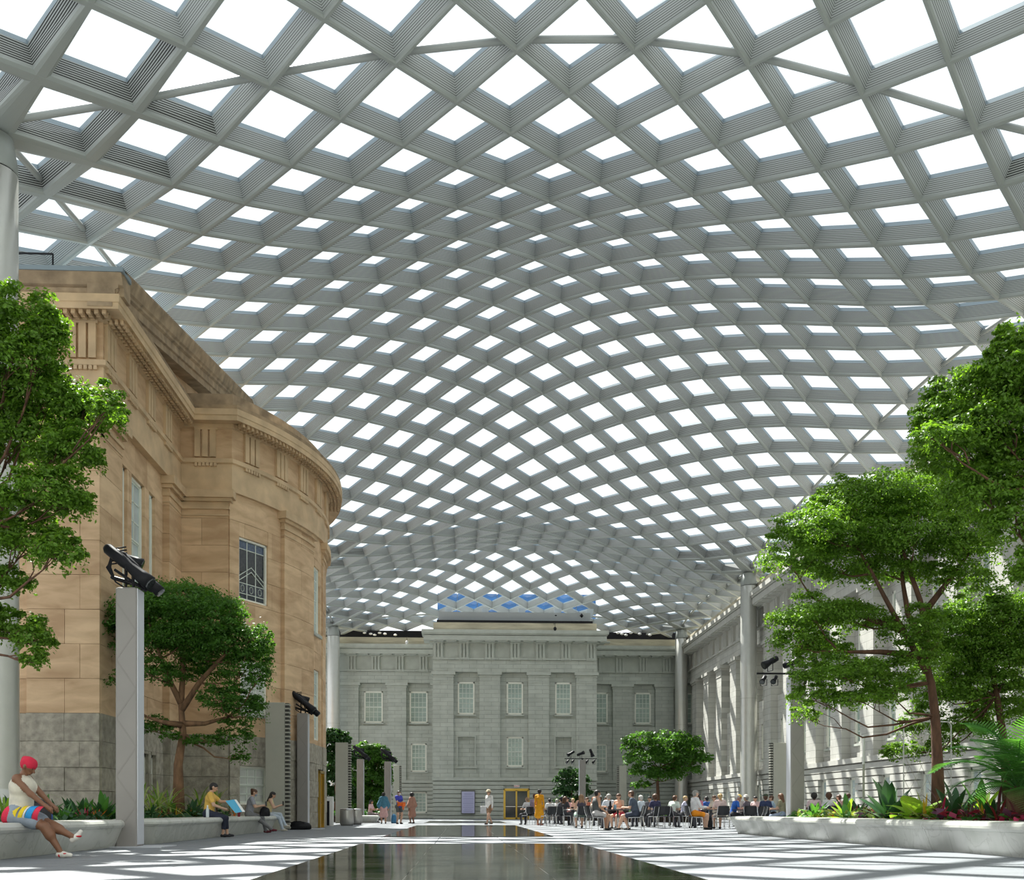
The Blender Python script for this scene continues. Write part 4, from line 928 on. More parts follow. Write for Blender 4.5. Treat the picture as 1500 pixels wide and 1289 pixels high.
tree('umbrella_tree', atz(-75, 19.0, .38), 'big bright tree whose crown enters at the left edge over the column', 19.0,
     [(30, 470, 62, 45), (60, 500, 36, 40), (10, 530, 70, 50), (70, 585, 70, 50), (130, 600, 48, 45), (30, 640, 70, 50), (95, 660, 50, 40), (155, 600, 24, 28), (60, 720, 60, 40), (100, 735, 34, 30), (40, 790, 55, 40), (85, 805, 34, 38), (5, 850, 40, 25), (20, 920, 45, 28), (50, 935, 28, 28), (50, 965, 18, 18), (-70, 480, 80, 60), (-100, 600, 90, 70), (-80, 740, 80, 60), (-60, 900, 60, 40)],
     120000, .085, [(-85, 1000, 0), (-70, 880, 0), (-60, 760, 0)], .19, ML_bright, M_bark)
tree('umbrella_tree', atz(1375, 22.5, .4), 'tall tree with a bare brown trunk in the right planting bed', 22.5,
     [(1295, 735, 95, 38), (1240, 735, 55, 34), (1370, 730, 70, 45), (1200, 775, 60, 36), (1160, 815, 46, 40), (1255, 790, 75, 40), (1340, 785, 75, 45), (1410, 790, 55, 50), (1225, 830, 55, 26), (1300, 835, 60, 26), (1405, 840, 45, 40), (1195, 900, 62, 26), (1250, 905, 55, 24), (1165, 935, 36, 34), (1205, 950, 40, 28), (1230, 985, 62, 24), (1190, 1015, 32, 32), (1275, 985, 36, 24), (1178, 1045, 20, 22), (1265, 1022, 44, 20), (1300, 1010, 28, 18), (1335, 920, 42, 34), (1345, 960, 40, 36)],
     125000, .072, [(1373, 1110, 0), (1370, 1050, 0), (1364, 1000, 0), (1357, 975, 0)], .135, ML_bright, M_bark, limbs=[[(1358, 980, 0), (1357, 930, .1), (1348, 880, .1), (1332, 835, .2), (1318, 795, .2), (1300, 760, .1)], [(1358, 985, 0), (1338, 950, -.1), (1318, 915, -.2), (1296, 875, -.3), (1278, 840, -.3), (1255, 800, -.2)], [(1356, 950, .1), (1330, 900, .3), (1322, 850, .4), (1320, 800, .4)], [(1345, 960, 0), (1290, 955, -.3), (1230, 955, -.4)], [(1325, 925, -.1), (1270, 905, -.3), (1210, 890, -.3)], [(1352, 900, .1), (1390, 850, .1), (1420, 810, .1)]])
tree('umbrella_tree', atz(1640, 16.5, .4), 'nearest right tree, its crown filling the upper right corner of the planting', 16.5,
     [(1430, 570, 70, 34), (1485, 540, 50, 60), (1395, 610, 55, 40), (1460, 620, 70, 55), (1410, 665, 70, 40), (1480, 690, 60, 60), (1440, 720, 60, 45), (1495, 760, 50, 40), (1380, 640, 40, 26), (1500, 500, 40, 40), (1580, 560, 90, 80), (1600, 700, 90, 70), (1560, 820, 70, 50)],
     105000, .072, [(1640, 1000, 0), (1620, 850, 0), (1590, 720, 0)], .18, ML_bright, M_bark)
tree('umbrella_tree', atz(1478, 27.5, .4), 'leafy tree behind the palm with hanging green tiers', 27.5,
     [(1440, 895, 62, 30), (1400, 915, 46, 30), (1485, 900, 50, 40), (1425, 945, 70, 36), (1480, 960, 50, 44), (1385, 965, 45, 34), (1440, 1000, 60, 36), (1395, 1015, 45, 34), (1350, 1000, 34, 36), (1470, 1040, 50, 36), (1410, 1065, 40, 28), (1345, 1060, 30, 34), (1320, 1100, 26, 20), (1380, 1095, 30, 16), (1520, 950, 60, 60)],
     90000, .08, [(1470, 1080, 0), (1460, 1020, 0), (1450, 960, 0)], .12, ML_bright, M_bark)
tree('umbrella_tree', atz(963, 62, .35), 'small spreading tree by the far right column behind the diners', 62,
     [(975, 1085, 36, 15), (940, 1085, 26, 12), (1005, 1090, 24, 14), (925, 1095, 14, 10), (1025, 1110, 18, 10), (985, 1105, 40, 14), (950, 1110, 32, 14), (1000, 1125, 28, 12), (945, 1130, 24, 12), (975, 1135, 26, 12), (938, 1150, 14, 8), (1010, 1112, 26, 12)],
     13000, .19, [(964, 1165, 0), (963, 1145, 0), (966, 1125, 0)], .13, ML_mid)
for px, D, pads, lab in ((492, 66, [(490, 1082, 20, 14), (480, 1105, 16, 20), (505, 1110, 20, 18), (490, 1135, 22, 16), (484, 1160, 16, 14), (510, 1165, 18, 14)], 'dark far tree left of the steel bins'),
                         (545, 72, [(540, 1100, 24, 12), (555, 1110, 20, 12), (530, 1118, 22, 14), (560, 1128, 14, 14), (545, 1140, 26, 14), (535, 1160, 24, 14), (558, 1160, 14, 14), (520, 1140, 16, 14), (540, 1178, 26, 10)], 'bushy far tree between the two slim pylons')):
    tree('umbrella_tree', atz(px, D, .3), lab, D, pads, 26000, .2, [(px, 1165, 0), (px, 1140, 0)], .12, ML_mid if px > 500 else ML_dark)
tree('shrub', atz(838, 70, .3), 'dark leafy shrub in front of the centre facade', 70, [(838, 1132, 16, 9), (826, 1142, 14, 10), (850, 1142, 14, 10), (836, 1155, 22, 10), (820, 1160, 10, 10), (858, 1160, 10, 10), (838, 1172, 22, 10)], 5000, .2, [(838, 1170, 0), (838, 1155, 0)], .06, ML_dark)

# --- bed plants: every leaf of the large-leaved ones is its own part
def blade(L, w, droop, fold=.15, n=5, up=.9):
    mb = MB(); Lr = []; 
    for i in range(n + 1):
        t = i / n; x = L * t * (1 - .12 * droop * t); z = L * (up * t - droop * t * t); ww = w * (math.sin(math.pi * min(1, t * .85 + .12)) ** .8) if i < n else .004
        Lr.append([(x, -ww, z + fold * ww), (x, 0, z), (x, ww, z + fold * ww)])
    mb.loft(Lr, 0, closed=False); return mb.mesh('leaf')
LM = {k: leafmat(k, c, tr, v) for k, c, tr, v in (('fern_leaf', (.16, .28, .06), .45, .25), ('dark_broad_leaf', (.03, .09, .035), .2, .25), ('variegated_leaf', (.30, .36, .13), .35, .3), ('red_leaf', (.22, .03, .035), .3, .4), ('maroon_leaf', (.10, .035, .04), .25, .35), ('yellow_leaf', (.55, .36, .04), .35, .3), ('orange_leaf', (.60, .16, .03), .35, .3), ('lime_leaf', (.25, .42, .06), .45, .25), ('palm_leaf', (.07, .20, .05), .4, .3), ('purple_leaf', (.16, .06, .12), .25, .4), ('pink_leaf', (.45, .04, .12), .3, .3), ('pale_leaf', (.45, .47, .42), .3, .3))}
BL = {'strap': blade(1, .035, .55), 'broad': blade(1, .13, .25, .25, up=1.0), 'arch': blade(1, .022, .95, up=1.1), 'stiff': blade(1, .045, .2, up=.85), 'round': blade(1, .28, .45, .1, up=.5), 'frond': None}
def rosette(name, P, label, cat, shape, mats, n, L, tilt=(10, 75), group=None, stem=0, scale_w=1):
    t = empty(name, P, random.uniform(0, 6), label, cat, group)
    if stem:
        mb = MB(); mb.tube([(0, 0, -.05), (.01, 0, stem * .5), (0, .01, stem)], [.03, .028, .02], 6); obj('stem', mb, M_bark, t)
    for i in range(n):
        f = i / n; az = i * 2.4 + random.uniform(-.2, .2); ti = math.radians(tilt[0] + (tilt[1] - tilt[0]) * f + random.uniform(-6, 6)); l = L * random.uniform(.75, 1.1)
        key = BL[shape].copy() if False else BL[shape]
        mm = mats[i % len(mats)]; me = MC.get((shape, mm))
        if me is None: me = key.copy(); me.materials.append(LM[mm]); MC[(shape, mm)] = me
        inst('leaf', me, t, (0, 0, stem), (0, ti - math.radians(40), az), (l, l * scale_w, l))
    return t
MC = {}
def bed_at(px, D):   # a point inside the planting bed on the line a pixel shows
    k = (px - 750) / 1500 + sT
    return atz(px, max(D, 9.6 / k) if k > 0 else max(D, -7.65 / k), .43)
# left bed
rosette('fern', bed_at(6, 17.2), 'arching pale green fern behind the woman in the red headscarf', 'plant', 'arch', ['fern_leaf', 'lime_leaf'], 34, 1.15, (0, 80))
for i, (px, D) in enumerate(((232, 26.5), (222, 25.2), (247, 27.5), (292, 27.0), (318, 28.5), (208, 26))):
    rosette('dracaena', bed_at(px, D), ['yellow-green striped dracaena just right of the tall pylon', 'lower striped dracaena touching the tall pylon edge', 'striped dracaena left of the small tree trunk', 'striped dracaena right of the small tree trunk', 'striped dracaena behind the man in the yellow shirt', 'striped dracaena hidden partly behind the tall pylon'][i], 'plant', 'strap', ['variegated_leaf', 'fern_leaf'], 26, .8 if i != 1 else .6, (0, 95), 'striped dracaenas', stem=.35 if i != 1 else .2)
for i, (px, D, m) in enumerate(((125, 19.5, 'dark_broad_leaf'), (150, 20.8, 'palm_leaf'), (162, 21.0, 'dark_broad_leaf'), (112, 18.5, 'dark_broad_leaf'), (95, 18, 'palm_leaf'), (222, 23.5, 'dark_broad_leaf'), (270, 25, 'dark_broad_leaf'), (282, 24.6, 'palm_leaf'))):
    rosette('leafy_plant', bed_at(px, D), ['dark broad-leaved plant near the knees of the seated woman', 'tall mid green plant left of the tallest pylon', 'dark plant tucked against the left side of the tallest pylon', 'dark plant left of the tall dark broad-leaved one', 'low green plant beside the hands of the seated woman', 'dark plant against the right side of the tallest pylon', 'dark leafy plant at the foot of the small tree', 'green plant between the small tree and the yellow shirt'][i], 'plant', 'broad' if i % 3 else 'round', [m], 22, .36 if i != 1 else .55, (5, 90))
for i, (px, D, m) in enumerate(((140, 19.2, 'orange_leaf'), (228, 23, 'orange_leaf'), (236, 23.4, 'red_leaf'), (258, 24.2, 'yellow_leaf'), (275, 24.8, 'orange_leaf'), (343, 29, 'orange_leaf'), (124, 19.0, 'pink_leaf'))):
    rosette('bromeliad', bed_at(px, D), ['orange bromeliad left of the tallest pylon', 'orange bromeliad right of the tallest pylon', 'red bromeliad next to the orange one by the pylon', 'yellow bromeliad under the small tree', 'orange bromeliad near the yellow shirted man', 'orange bromeliad behind the blue folder', 'pink flower among the dark leaves near the seated woman'][i], 'plant', 'stiff', [m], 14, .34, (5, 85))
# right bed
rosette('bird_nest_plant', bed_at(1303, 19.0), 'big dark plant with broad upright paddle leaves in the right bed', 'plant', 'broad', ['dark_broad_leaf'], 22, .82, (2, 62), scale_w=1.15)
for i, (px, D, ms, l, sh) in enumerate(((1355, 19.5, ['yellow_leaf', 'variegated_leaf'], .65, 'stiff'), (1380, 17.6, ['maroon_leaf', 'pink_leaf', 'pale_leaf'], .75, 'strap'), (1418, 18.5, ['maroon_leaf'], .6, 'strap'), (1462, 17.2, ['maroon_leaf', 'red_leaf'], .75, 'strap'), (1490, 16.5, ['red_leaf', 'maroon_leaf'], .6, 'strap'), (1440, 19.5, ['yellow_leaf', 'maroon_leaf'], .5, 'stiff'), (1398, 20.5, ['dark_broad_leaf'], .7, 'broad'), (1240, 22.5, ['dark_broad_leaf', 'lime_leaf'], .6, 'broad'), (1228, 21.5, ['orange_leaf', 'red_leaf'], .40, 'stiff'), (1268, 20, ['red_leaf', 'pale_leaf'], .36, 'stiff'), (1345, 21.5, ['lime_leaf'], .9, 'round'), (1436, 22, ['lime_leaf', 'palm_leaf'], .8, 'broad'), (1200, 22.8, ['palm_leaf', 'lime_leaf'], .42, 'round'), (1213, 22.0, ['variegated_leaf', 'yellow_leaf'], .42, 'round'))):
    rosette('bedding_plant', bed_at(px, D), ['yellow and green croton left of the big trunk', 'pink-striped dark bromeliad at the foot of the big trunk', 'dark maroon plant right of the big trunk', 'maroon spiky cordyline left of the palm base', 'red spiky cordyline at the palm base', 'small yellow-flecked croton between two maroon plants', 'dark pointed leaf plant behind the big trunk', 'light and dark green plant by the red bloom', 'vivid red-orange bloom near the seated heads', 'small red and white bloom left of the big paddle leaves', 'lime green leaves rising left of the big trunk', 'green leafy plant under the hanging tree tiers', 'low green plant nearest the lamp pylon', 'low yellow-green plant beside the lamp pylon'][i], 'plant', sh, ms, 16, l, (0, 85))
for i in range(34):
    y = random.uniform(15, 32); x = random.uniform(-9.1, -7.45); m = random.choice(['dark_broad_leaf', 'dark_broad_leaf', 'palm_leaf', 'palm_leaf'])
    rosette('leafy_plant', Vector((x, y, .42)), 'low leafy plant among many alike in the left planting bed', 'plant', random.choice(['broad', 'round']), [m], 18, random.uniform(.36, .58), (5, 85), 'low leafy plants in the left bed')
for i in range(40):
    y = random.uniform(14, 29); x = random.uniform(9.5, 13.5); m = random.choice([['dark_broad_leaf'], ['palm_leaf'], ['palm_leaf', 'lime_leaf'], ['maroon_leaf', 'purple_leaf'], ['purple_leaf', 'pink_leaf'], ['palm_leaf']])
    rosette('leafy_plant', Vector((x, y, .44)), 'low mixed leafy plant among many alike in the right planting bed', 'plant', random.choice(['broad', 'round', 'strap']), m, 18, random.uniform(.34, .52), (5, 85), 'low leafy plants in the right bed')
# palm (cycad)
def frond(n=26, L=1.0):
    mb = MB(); pts = [(L * t * (1 - .15 * t), 0, L * (.75 * t - .75 * t * t)) for t in [i / 8 for i in range(9)]]; mb.tube(pts, [.014 - .011 * i / 8 for i in range(9)], 4)
    for i in range(n):
        t = .12 + .86 * i / n; x = L * t * (1 - .15 * t); z = L * (.75 * t - .75 * t * t); l = .26 * math.sin(math.pi * (t * .8 + .15))
        for s in (1, -1): mb.quad((x - .010, 0, z), (x + .010, 0, z), (x + l * .45 + .004, s * l, z - .03), (x + l * .45 - .004, s * l, z - .03))
    return mb.mesh('frond')
fme = frond(); fme.materials.append(LM['palm_leaf'])
P = atz(1492, 18.0, .4); t = empty('sago_palm', P, 0, 'sago palm with a fan of long green fronds at the right edge', 'plant')
mb = MB(); mb.lathe([(.17, 0), (.19, .3), (.2, .55), (.13, .7), (.05, .74)], n=14); obj('trunk', mb, M_bark, t, True)
for i in range(30):
    f = i / 30; l = random.uniform(1.4, 1.9); inst('frond', fme, t, (0, 0, .65), (0, math.radians(-58 + 84 * f), i * 2.4), (l, l, l))
# ground covers
def cover(par, x0, x1, y0, y1, z, n, size, m, label):
    name = 'ground_cover'
    k = n; P = np.c_[RNG.uniform(x0, x1, k), RNG.uniform(y0, y1, k), z + RNG.uniform(.0, .30, k) * RNG.uniform(.2, 1, k)]
    pads = []
    o = np.array([(x0 + x1) / 2, (y0 + y1) / 2, z]); nr = np.array([0, 0, .8]) + RNG.normal(size=(k, 3)) * .45; nr /= np.linalg.norm(nr, axis=1)[:, None]
    a = RNG.normal(size=(k, 3)); a -= nr * (a * nr).sum(1)[:, None]; a /= np.linalg.norm(a, axis=1)[:, None]; b = np.cross(nr, a); s = size * RNG.uniform(.6, 1.3, (k, 1)); Q = P - o
    co = np.empty((k, 4, 3)); co[:, 0] = Q - a * s * .5; co[:, 1] = Q + b * s * .33; co[:, 2] = Q + a * s * .55; co[:, 3] = Q - b * s * .33
    me = bpy.data.meshes.new(name); me.vertices.add(4 * k); me.vertices.foreach_set('co', co.reshape(-1)); me.loops.add(4 * k); me.loops.foreach_set('vertex_index', np.arange(4 * k, dtype=np.int32))
    me.polygons.add(k); me.polygons.foreach_set('loop_start', np.arange(0, 4 * k, 4, dtype=np.int32)); me.update(calc_edges=True)
    ob = link(name, me, m, par); ob.location = Vector(o) - par.location; tag(ob, label, kind='stuff')
cover(BED1, -9.3, -7.2, 9, 33, .42, 5200, .17, LM['dark_broad_leaf'], 'low dark leaves filling the left planting bed')
cover(BED2, 9.35, 15.2, 9, 30, .44, 9000, .17, LM['palm_leaf'], 'low green leaves filling the right planting bed')
cover(BED2, 9.35, 12.5, 13, 21, .45, 900, .22, LM['pink_leaf'], 'scattered pink leaves low in the right bed')
cover(BED2, 9.35, 13.5, 13, 24, .46, 900, .22, LM['purple_leaf'], 'scattered purple leaves low in the right bed')
cover(BED2, 9.35, 11.5, 20, 29, .47, 900, .18, LM['variegated_leaf'], 'pale striped leaves low near the lamp pylon')
cover(BED3, -9.4, -6.1, 60.5, 79, .4, 3000, .3, LM['palm_leaf'], 'low leaves in the far left bed')
cover(BED4, 9.6, 14.8, 60.3, 65.6, .4, 1200, .3, LM['palm_leaf'], 'low leaves in the far right bed')
# ================================================================ people: one smooth body each, grown over a posed skeleton
def surfnet(F, org, h):
    s = F < 0; nx, ny, nz = F.shape
    def c(a, i, j, k): return a[i:nx - 1 + i, j:ny - 1 + j, k:nz - 1 + k]
    cor = [(i, j, k) for i in (0, 1) for j in (0, 1) for k in (0, 1)]
    cnt = sum(c(s, *q).astype(np.int8) for q in cor); act = (cnt > 0) & (cnt < 8)
    I = np.argwhere(act); idx = -np.ones(act.shape, np.int64); idx[act] = np.arange(len(I)); acc = np.zeros((len(I), 3)); w = np.zeros(len(I))
    for q in cor:
        for ax in range(3):
            if q[ax]: continue
            p = list(q); p[ax] = 1; f0 = F[I[:, 0] + q[0], I[:, 1] + q[1], I[:, 2] + q[2]]; f1 = F[I[:, 0] + p[0], I[:, 1] + p[1], I[:, 2] + p[2]]
            m = (f0 < 0) != (f1 < 0); t = np.where(m, f0 / np.where(m, f0 - f1, 1), 0); pos = np.array(q, float)[None] + np.zeros((len(I), 3)); pos[:, ax] += t
            acc += np.where(m[:, None], pos, 0); w += m
    V = (I + acc / w[:, None]) * h + org; Q = []
    for ax in range(3):
        a, b = [(1, 2), (2, 0), (0, 1)][ax]
        sl0 = [slice(1, -1)] * 3; sl1 = [slice(1, -1)] * 3; sl0[ax] = slice(0, -1); sl1[ax] = slice(1, None)
        s0 = s[tuple(sl0)]; s1 = s[tuple(sl1)]; E = np.argwhere(s0 != s1); 
        if not len(E): continue
        fl = s0[E[:, 0], E[:, 1], E[:, 2]]; off = np.ones(3, int); off[ax] = 0; E = E + off
        def cell(da, db): G_ = E.copy(); G_[:, a] += da; G_[:, b] += db; return idx[G_[:, 0], G_[:, 1], G_[:, 2]]
        q = np.stack([cell(-1, -1), cell(0, -1), cell(0, 0), cell(-1, 0)], 1); q[~fl] = q[~fl][:, ::-1]; Q.append(q)
    Q = np.concatenate(Q); Q = Q[(Q >= 0).all(1)]; return V, Q
def cone_d(P, a, b, ra, rb):
    a = np.array(a, float); b = np.array(b, float); ab = b - a; L2 = max((ab * ab).sum(), 1e-9); t = np.clip(((P - a) @ ab) / L2, 0, 1)
    return np.linalg.norm(P - a - t[..., None] * ab, axis=-1) - (ra + (rb - ra) * t)
def grow(prims, h, k=.022):
    A = np.array([np.array(p[i]) - r for p in prims for i, r in ((0, p[2]), (1, p[3]))]); B = np.array([np.array(p[i]) + r for p in prims for i, r in ((0, p[2]), (1, p[3]))])
    lo = A.min(0) - 3 * h; hi = B.max(0) + 3 * h; n = np.ceil((hi - lo) / h).astype(int) + 1
    F = np.full(n, 1e3)
    for a, b, ra, rb, m in prims:   # only evaluate near each limb
        l = np.maximum(((np.minimum(a, b) - max(ra, rb) - .09 - lo) / h).astype(int), 0); u = np.minimum(((np.maximum(a, b) + max(ra, rb) + .09 - lo) / h).astype(int) + 2, n)
        sl = tuple(slice(x, y) for x, y in zip(l, u)); g = np.stack(np.meshgrid(*[lo[i] + h * np.arange(l[i], u[i]) for i in range(3)], indexing='ij'), -1)
        d = cone_d(g, a, b, ra, rb); f = F[sl]; hh = np.clip(.5 + .5 * (f - d) / k, 0, 1); F[sl] = np.where(f > 100, d, f * (1 - hh) + d * hh - k * hh * (1 - hh))
    V, Q = surfnet(F, lo, h); C_ = V[Q].mean(1); D_ = np.stack([cone_d(C_, *p[:4]) for p in prims], 1)
    return V, Q, np.array([p[4] for p in prims])[D_.argmin(1)]
def np_mesh(name, V, Q, mi, mats, extra=None):
    f = [tuple(q) for q in Q.tolist()]; v = V.tolist(); ml = mi.tolist()
    if extra: n = len(v); v = v + [list(x) for x in extra.v]; f = f + [tuple(n + i for i in q) for q in extra.f]; ml = ml + extra.m
    me = bpy.data.meshes.new(name); me.from_pydata(v, [], f); me.polygons.foreach_set('material_index', ml); me.polygons.foreach_set('use_smooth', [True] * len(f))
    for m in mats: me.materials.append(m)
    return me
def cloth(c, nz=.0): return mat('cloth_%d_%d_%d' % tuple(int(x * 255) for x in c), c, .85, noise=.12, nscale=9)
def skinm(c): return mat('skin_%d_%d' % (int(c[0] * 255), int(c[1] * 255)), c, .5, noise=.05, nscale=12)
def hairm(c): return mat('hair_%d_%d' % (int(c[0] * 255), int(c[1] * 255)), c, .55, noise=.35, nscale=30, stretch=(1, 1, .2))
LIGHT, TAN, BROWN, DARK = (.62, .38, .27), (.48, .27, .17), (.21, .095, .05), (.10, .045, .025)
HB, HBR, HBL, HG, HW = (.012, .010, .010), (.09, .04, .02), (.48, .33, .15), (.32, .31, .29), (.62, .60, .57)
def ik(a, c, l1, l2, pole):
    a, c, pole = Vector(a), Vector(c), Vector(pole); d = c - a; L = min(d.length, (l1 + l2) * .999); d.normalize(); c = a + d * L
    x = (l1 * l1 - l2 * l2 + L * L) / (2 * L); y = math.sqrt(max(l1 * l1 - x * x, 0)); p = (pole - d * pole.dot(d)).normalized(); return a + d * x + p * y, c
FEET = []; HANDS = []
def person(P, yaw, label, sit=True, top=(.5, .5, .5), sleeve='short', bot=(.05, .05, .06), legs='long', skin=LIGHT, hair=HBR, style='short', shoe=(.03, .03, .03), lean=.12, head=(0, 0), hands=None, feet=None, seat=.46, h=.024, scale=1., group=None, hat=None, mask=None, shawl=None, bulk=1., walk=False, extra_bits=None):
    mats = [skinm(skin), cloth(top), cloth(bot), cloth(shoe), mat('eye_dark', (.02, .015, .012), .3), mat('lips', (skin[0] * .8, skin[1] * .45, skin[2] * .45), .5)]
    t = empty('person', P, yaw, label, 'person', group); t.scale = (scale,) * 3
    pz = seat + .105 if sit else .90; pel = Vector((0, 0, pz)); up = Vector((0, math.sin(lean), math.cos(lean)))
    waist = pel + up * .17; chest = pel + up * .36; sh = pel + up * .475; neck = pel + up * .53 + Vector((0, .012, 0)); hp, hy_ = head
    hu = Vector((0, math.sin(lean * .5 + hp), math.cos(lean * .5 + hp))); hc = neck + hu * .125 + Vector((0, .015, 0))
    f0 = Vector((0, math.cos(lean * .5 + hp), -math.sin(lean * .5 + hp))); R = Matrix.Rotation(hy_, 3, hu); fw = R @ f0; rt = fw.cross(hu)
    B = bulk; p = []
    def add(a, b, ra, rb, m): p.append((tuple(a), tuple(b), ra, rb, m))
    for s in (-1, 1): add(pel + Vector((s * .075, -.015, 0)), pel + Vector((s * .085, -.03, -.03)), .105 * B, .11 * B, 2)
    add(pel + Vector((0, 0, .02)), waist, .125 * B, .118 * B, 1); add(waist, chest, .118 * B, .125 * B, 1)
    add(chest + Vector((-.055, .01, 0)), chest + Vector((.055, .01, 0)), .118 * B, .118 * B, 1)
    add(sh + Vector((-.145, 0, 0)), sh + Vector((.145, 0, 0)), .062, .062, 1 if sleeve != 'none' else 0); add(sh + Vector((-.09, 0, -.02)), sh + Vector((.09, 0, -.02)), .078, .078, 1)
    add(sh + up * .03, neck + hu * .06, .053, .047, 0)
    add(hc + hu * .018 - fw * .018, hc + hu * .02 + fw * .012, .088, .084, 0); add(hc - hu * .035 + fw * .03, hc - hu * .062 + fw * .05, .058, .036, 0)
    add(hc - hu * .012 + fw * .093, hc - hu * .032 + fw * .108, .010, .016, 0)
    for s in (-1, 1): add(hc + rt * s * .088 - hu * .02 - fw * .005, hc + rt * s * .09 + hu * .012 - fw * .008, .014, .018, 0)
    X = MB()
    hands = hands or ([(-.14, .36, .76 if sit else .78), (.14, .36, .76 if sit else .78)] if sit else [(-.24, .03, .80), (.24, .03, .80)])
    for s, ht in zip((-1, 1), hands):
        a = sh + Vector((s * .175, 0, -.01)); e, w = ik(a, ht, .285, .25, (s * .5, -.5, -.6))
        cu = {'none': 0, 'short': .62, 'long': 1}[sleeve]; m = a.lerp(e, cu)
        if cu: add(a, m, .060 * B, .056 * B if sleeve == 'short' else .050, 1)
        if cu < 1: add(m if cu else a, e, .047, .040, 0); add(e, w, .041, .028, 0)
        else: add(e, w, .046, .036, 1)
        d = (w - e).normalized(); hd = (d + Vector((0, .25, -.1))).normalized(); pe = w + hd * .085; add(w, pe, .028, .036, 0); HANDS.append(Vector(P) + Matrix.Rotation(yaw, 3, 'Z') @ (pe * scale))
        sd = hd.cross(Vector((0, 0, 1))); sd = sd.normalized() if sd.length > .1 else Vector((1, 0, 0)); dn = Vector((-s * .15, 0, -1)); dn = (dn - hd * dn.dot(hd)).normalized()
        for q, (o, l) in enumerate(((-.030, .066), (-.010, .076), (.011, .072), (.031, .056))):
            b0 = pe - hd * .02 + sd * o; b1 = b0 + hd * l * .55; b2 = b1 + (hd + dn * .8).normalized() * l * .4; b3 = b2 + (hd * .4 + dn).normalized() * l * .28; X.tube([b0, b1, b2, b3], [.0095, .009, .0085, .006], 6, 0)
        b0 = w + hd * .03 - sd * s * .028; b1 = b0 + (hd * .6 - sd * s * .9).normalized() * .035; X.tube([b0, b1, b1 + (hd + dn * .5).normalized() * .03], [.012, .0105, .007], 6, 0)
    for s in (-1, 1):
        E_ = hc + fw * .083 + rt * s * .032 + hu * .006; X.ell(E_, (.013, .013, .008), 8, 4, 4)
        X.tube([E_ + hu * .02 - rt * .018 + fw * .004, E_ + hu * .024 + fw * .007, E_ + hu * .02 + rt * .018 + fw * .003], .004, 5, 4)
    X.tube([hc - hu * .052 + fw * .083 - rt * .02, hc - hu * .054 + fw * .091, hc - hu * .052 + fw * .083 + rt * .02], [.004, .0075, .004], 6, 5)
    feet = feet or ([(-.10, .42, .075), (.11, .36, .075)] if sit else ([(-.09, .26, .075), (.09, -.24, .10)] if walk else [(-.10, .03, .075), (.10, -.02, .075)]))
    for s, ft in zip((-1, 1), feet):
        a = pel + Vector((s * .092, 0, -.02)); kn, an = ik(a, ft, .425, .41, (s * .12, .8, .45)); bare = legs in ('skirt', 'dress', 'short', 'bare')
        add(a, a.lerp(kn, .62 if legs == 'short' else 1), .094 * B, .068 * B if legs != 'short' else .082 * B, 2 if legs != 'bare' else 0)
        if legs == 'short': add(a.lerp(kn, .55), kn, .072 * B, .060, 0)
        if legs == 'crop': k2 = kn.lerp(an, .6); add(kn, k2, .062, .056, 2); add(k2, an, .042, .036, 0)
        else: add(kn, kn.lerp(an, .35), .058 * B, .056 * B if bare else .06, 0 if bare else 2); add(kn.lerp(an, .35), an, .056 if bare else .058, .036 if bare else .05, 0 if bare else 2)
        sd = an - kn; fwd = Vector((s * .10, 1, 0)) if abs(sd.normalized().z) > .5 else Vector((s * .1, .5, .8)); fwd.normalize()
        FEET.append(an + fwd * .05); add(an + Vector((0, -.03, -.035)), an + fwd * .05 + Vector((0, 0, -.035)), .038, .040, 3); add(an + fwd * .05 + Vector((0, 0, -.035)), an + fwd * .15 + Vector((0, 0, -.042)), .040, .030, 3)
    if legs in ('skirt', 'dress'):
        if sit:
            for s in (-1, 0, 1): add(pel + Vector((s * .07, .05, -.02)), pel + Vector((s * .10, .42, -.02)), .11, .10, 2)
        else:
            for s in (-1, 0, 1): add(pel + Vector((s * .03, 0, 0)), Vector((s * .10, .0, .46)), .12, .14, 2)
    if shawl is not None:
        mats.append(cloth(shawl))
        for s in (-1, 1): add(sh + Vector((s * .10, 0, .01)), pel + Vector((s * .22, .03, .10)), .09, .15, len(mats) - 1)
        add(sh, pel + Vector((0, -.03, .08)), .11, .17, len(mats) - 1)
    V, Q, mi = grow(p, h); body = link('body', np_mesh('body', V, Q, mi, mats, X), None, t)
    if style != 'bald':
        hpz = [(tuple(hc + hu * .032 - fw * .024), tuple(hc + hu * .035 + fw * .004), .094, .088, 0), (tuple(hc - fw * .03), tuple(hc - hu * .04 - fw * .035), .082, .062, 0)]
        if style == 'scarf': hpz = [(tuple(hc + hu * .03 - fw * .03), tuple(hc + hu * .036 + fw * .0), .096, .09, 0)]
        if style == 'long':
            for s in (-1, 0, 1): hpz.append((tuple(hc - fw * .05 + rt * s * .05), tuple(neck - fw * .075 + rt * s * .07 - hu * .12), .06, .045, 0))
        if style == 'pony': hpz.append((tuple(hc - fw * .095 + hu * .02), tuple(hc - fw * .13 - hu * .17), .036, .018, 0))
        if style == 'bun': hpz.append((tuple(hc - fw * .10 + hu * .06), tuple(hc - fw * .105 + hu * .065), .042, .042, 0))
        if style == 'afro': hpz.append((tuple(hc + hu * .04 - fw * .02), tuple(hc + hu * .05 - fw * .02), .12, .12, 0))
        if style == 'scarf': hpz.append((tuple(hc + hu * .05 - fw * .085), tuple(hc + hu * .075 - fw * .10), .042, .040, 0)); hpz.append((tuple(hc + hu * .05 - fw * .02), tuple(hc + hu * .05 + fw * .015), .088, .084, 0))
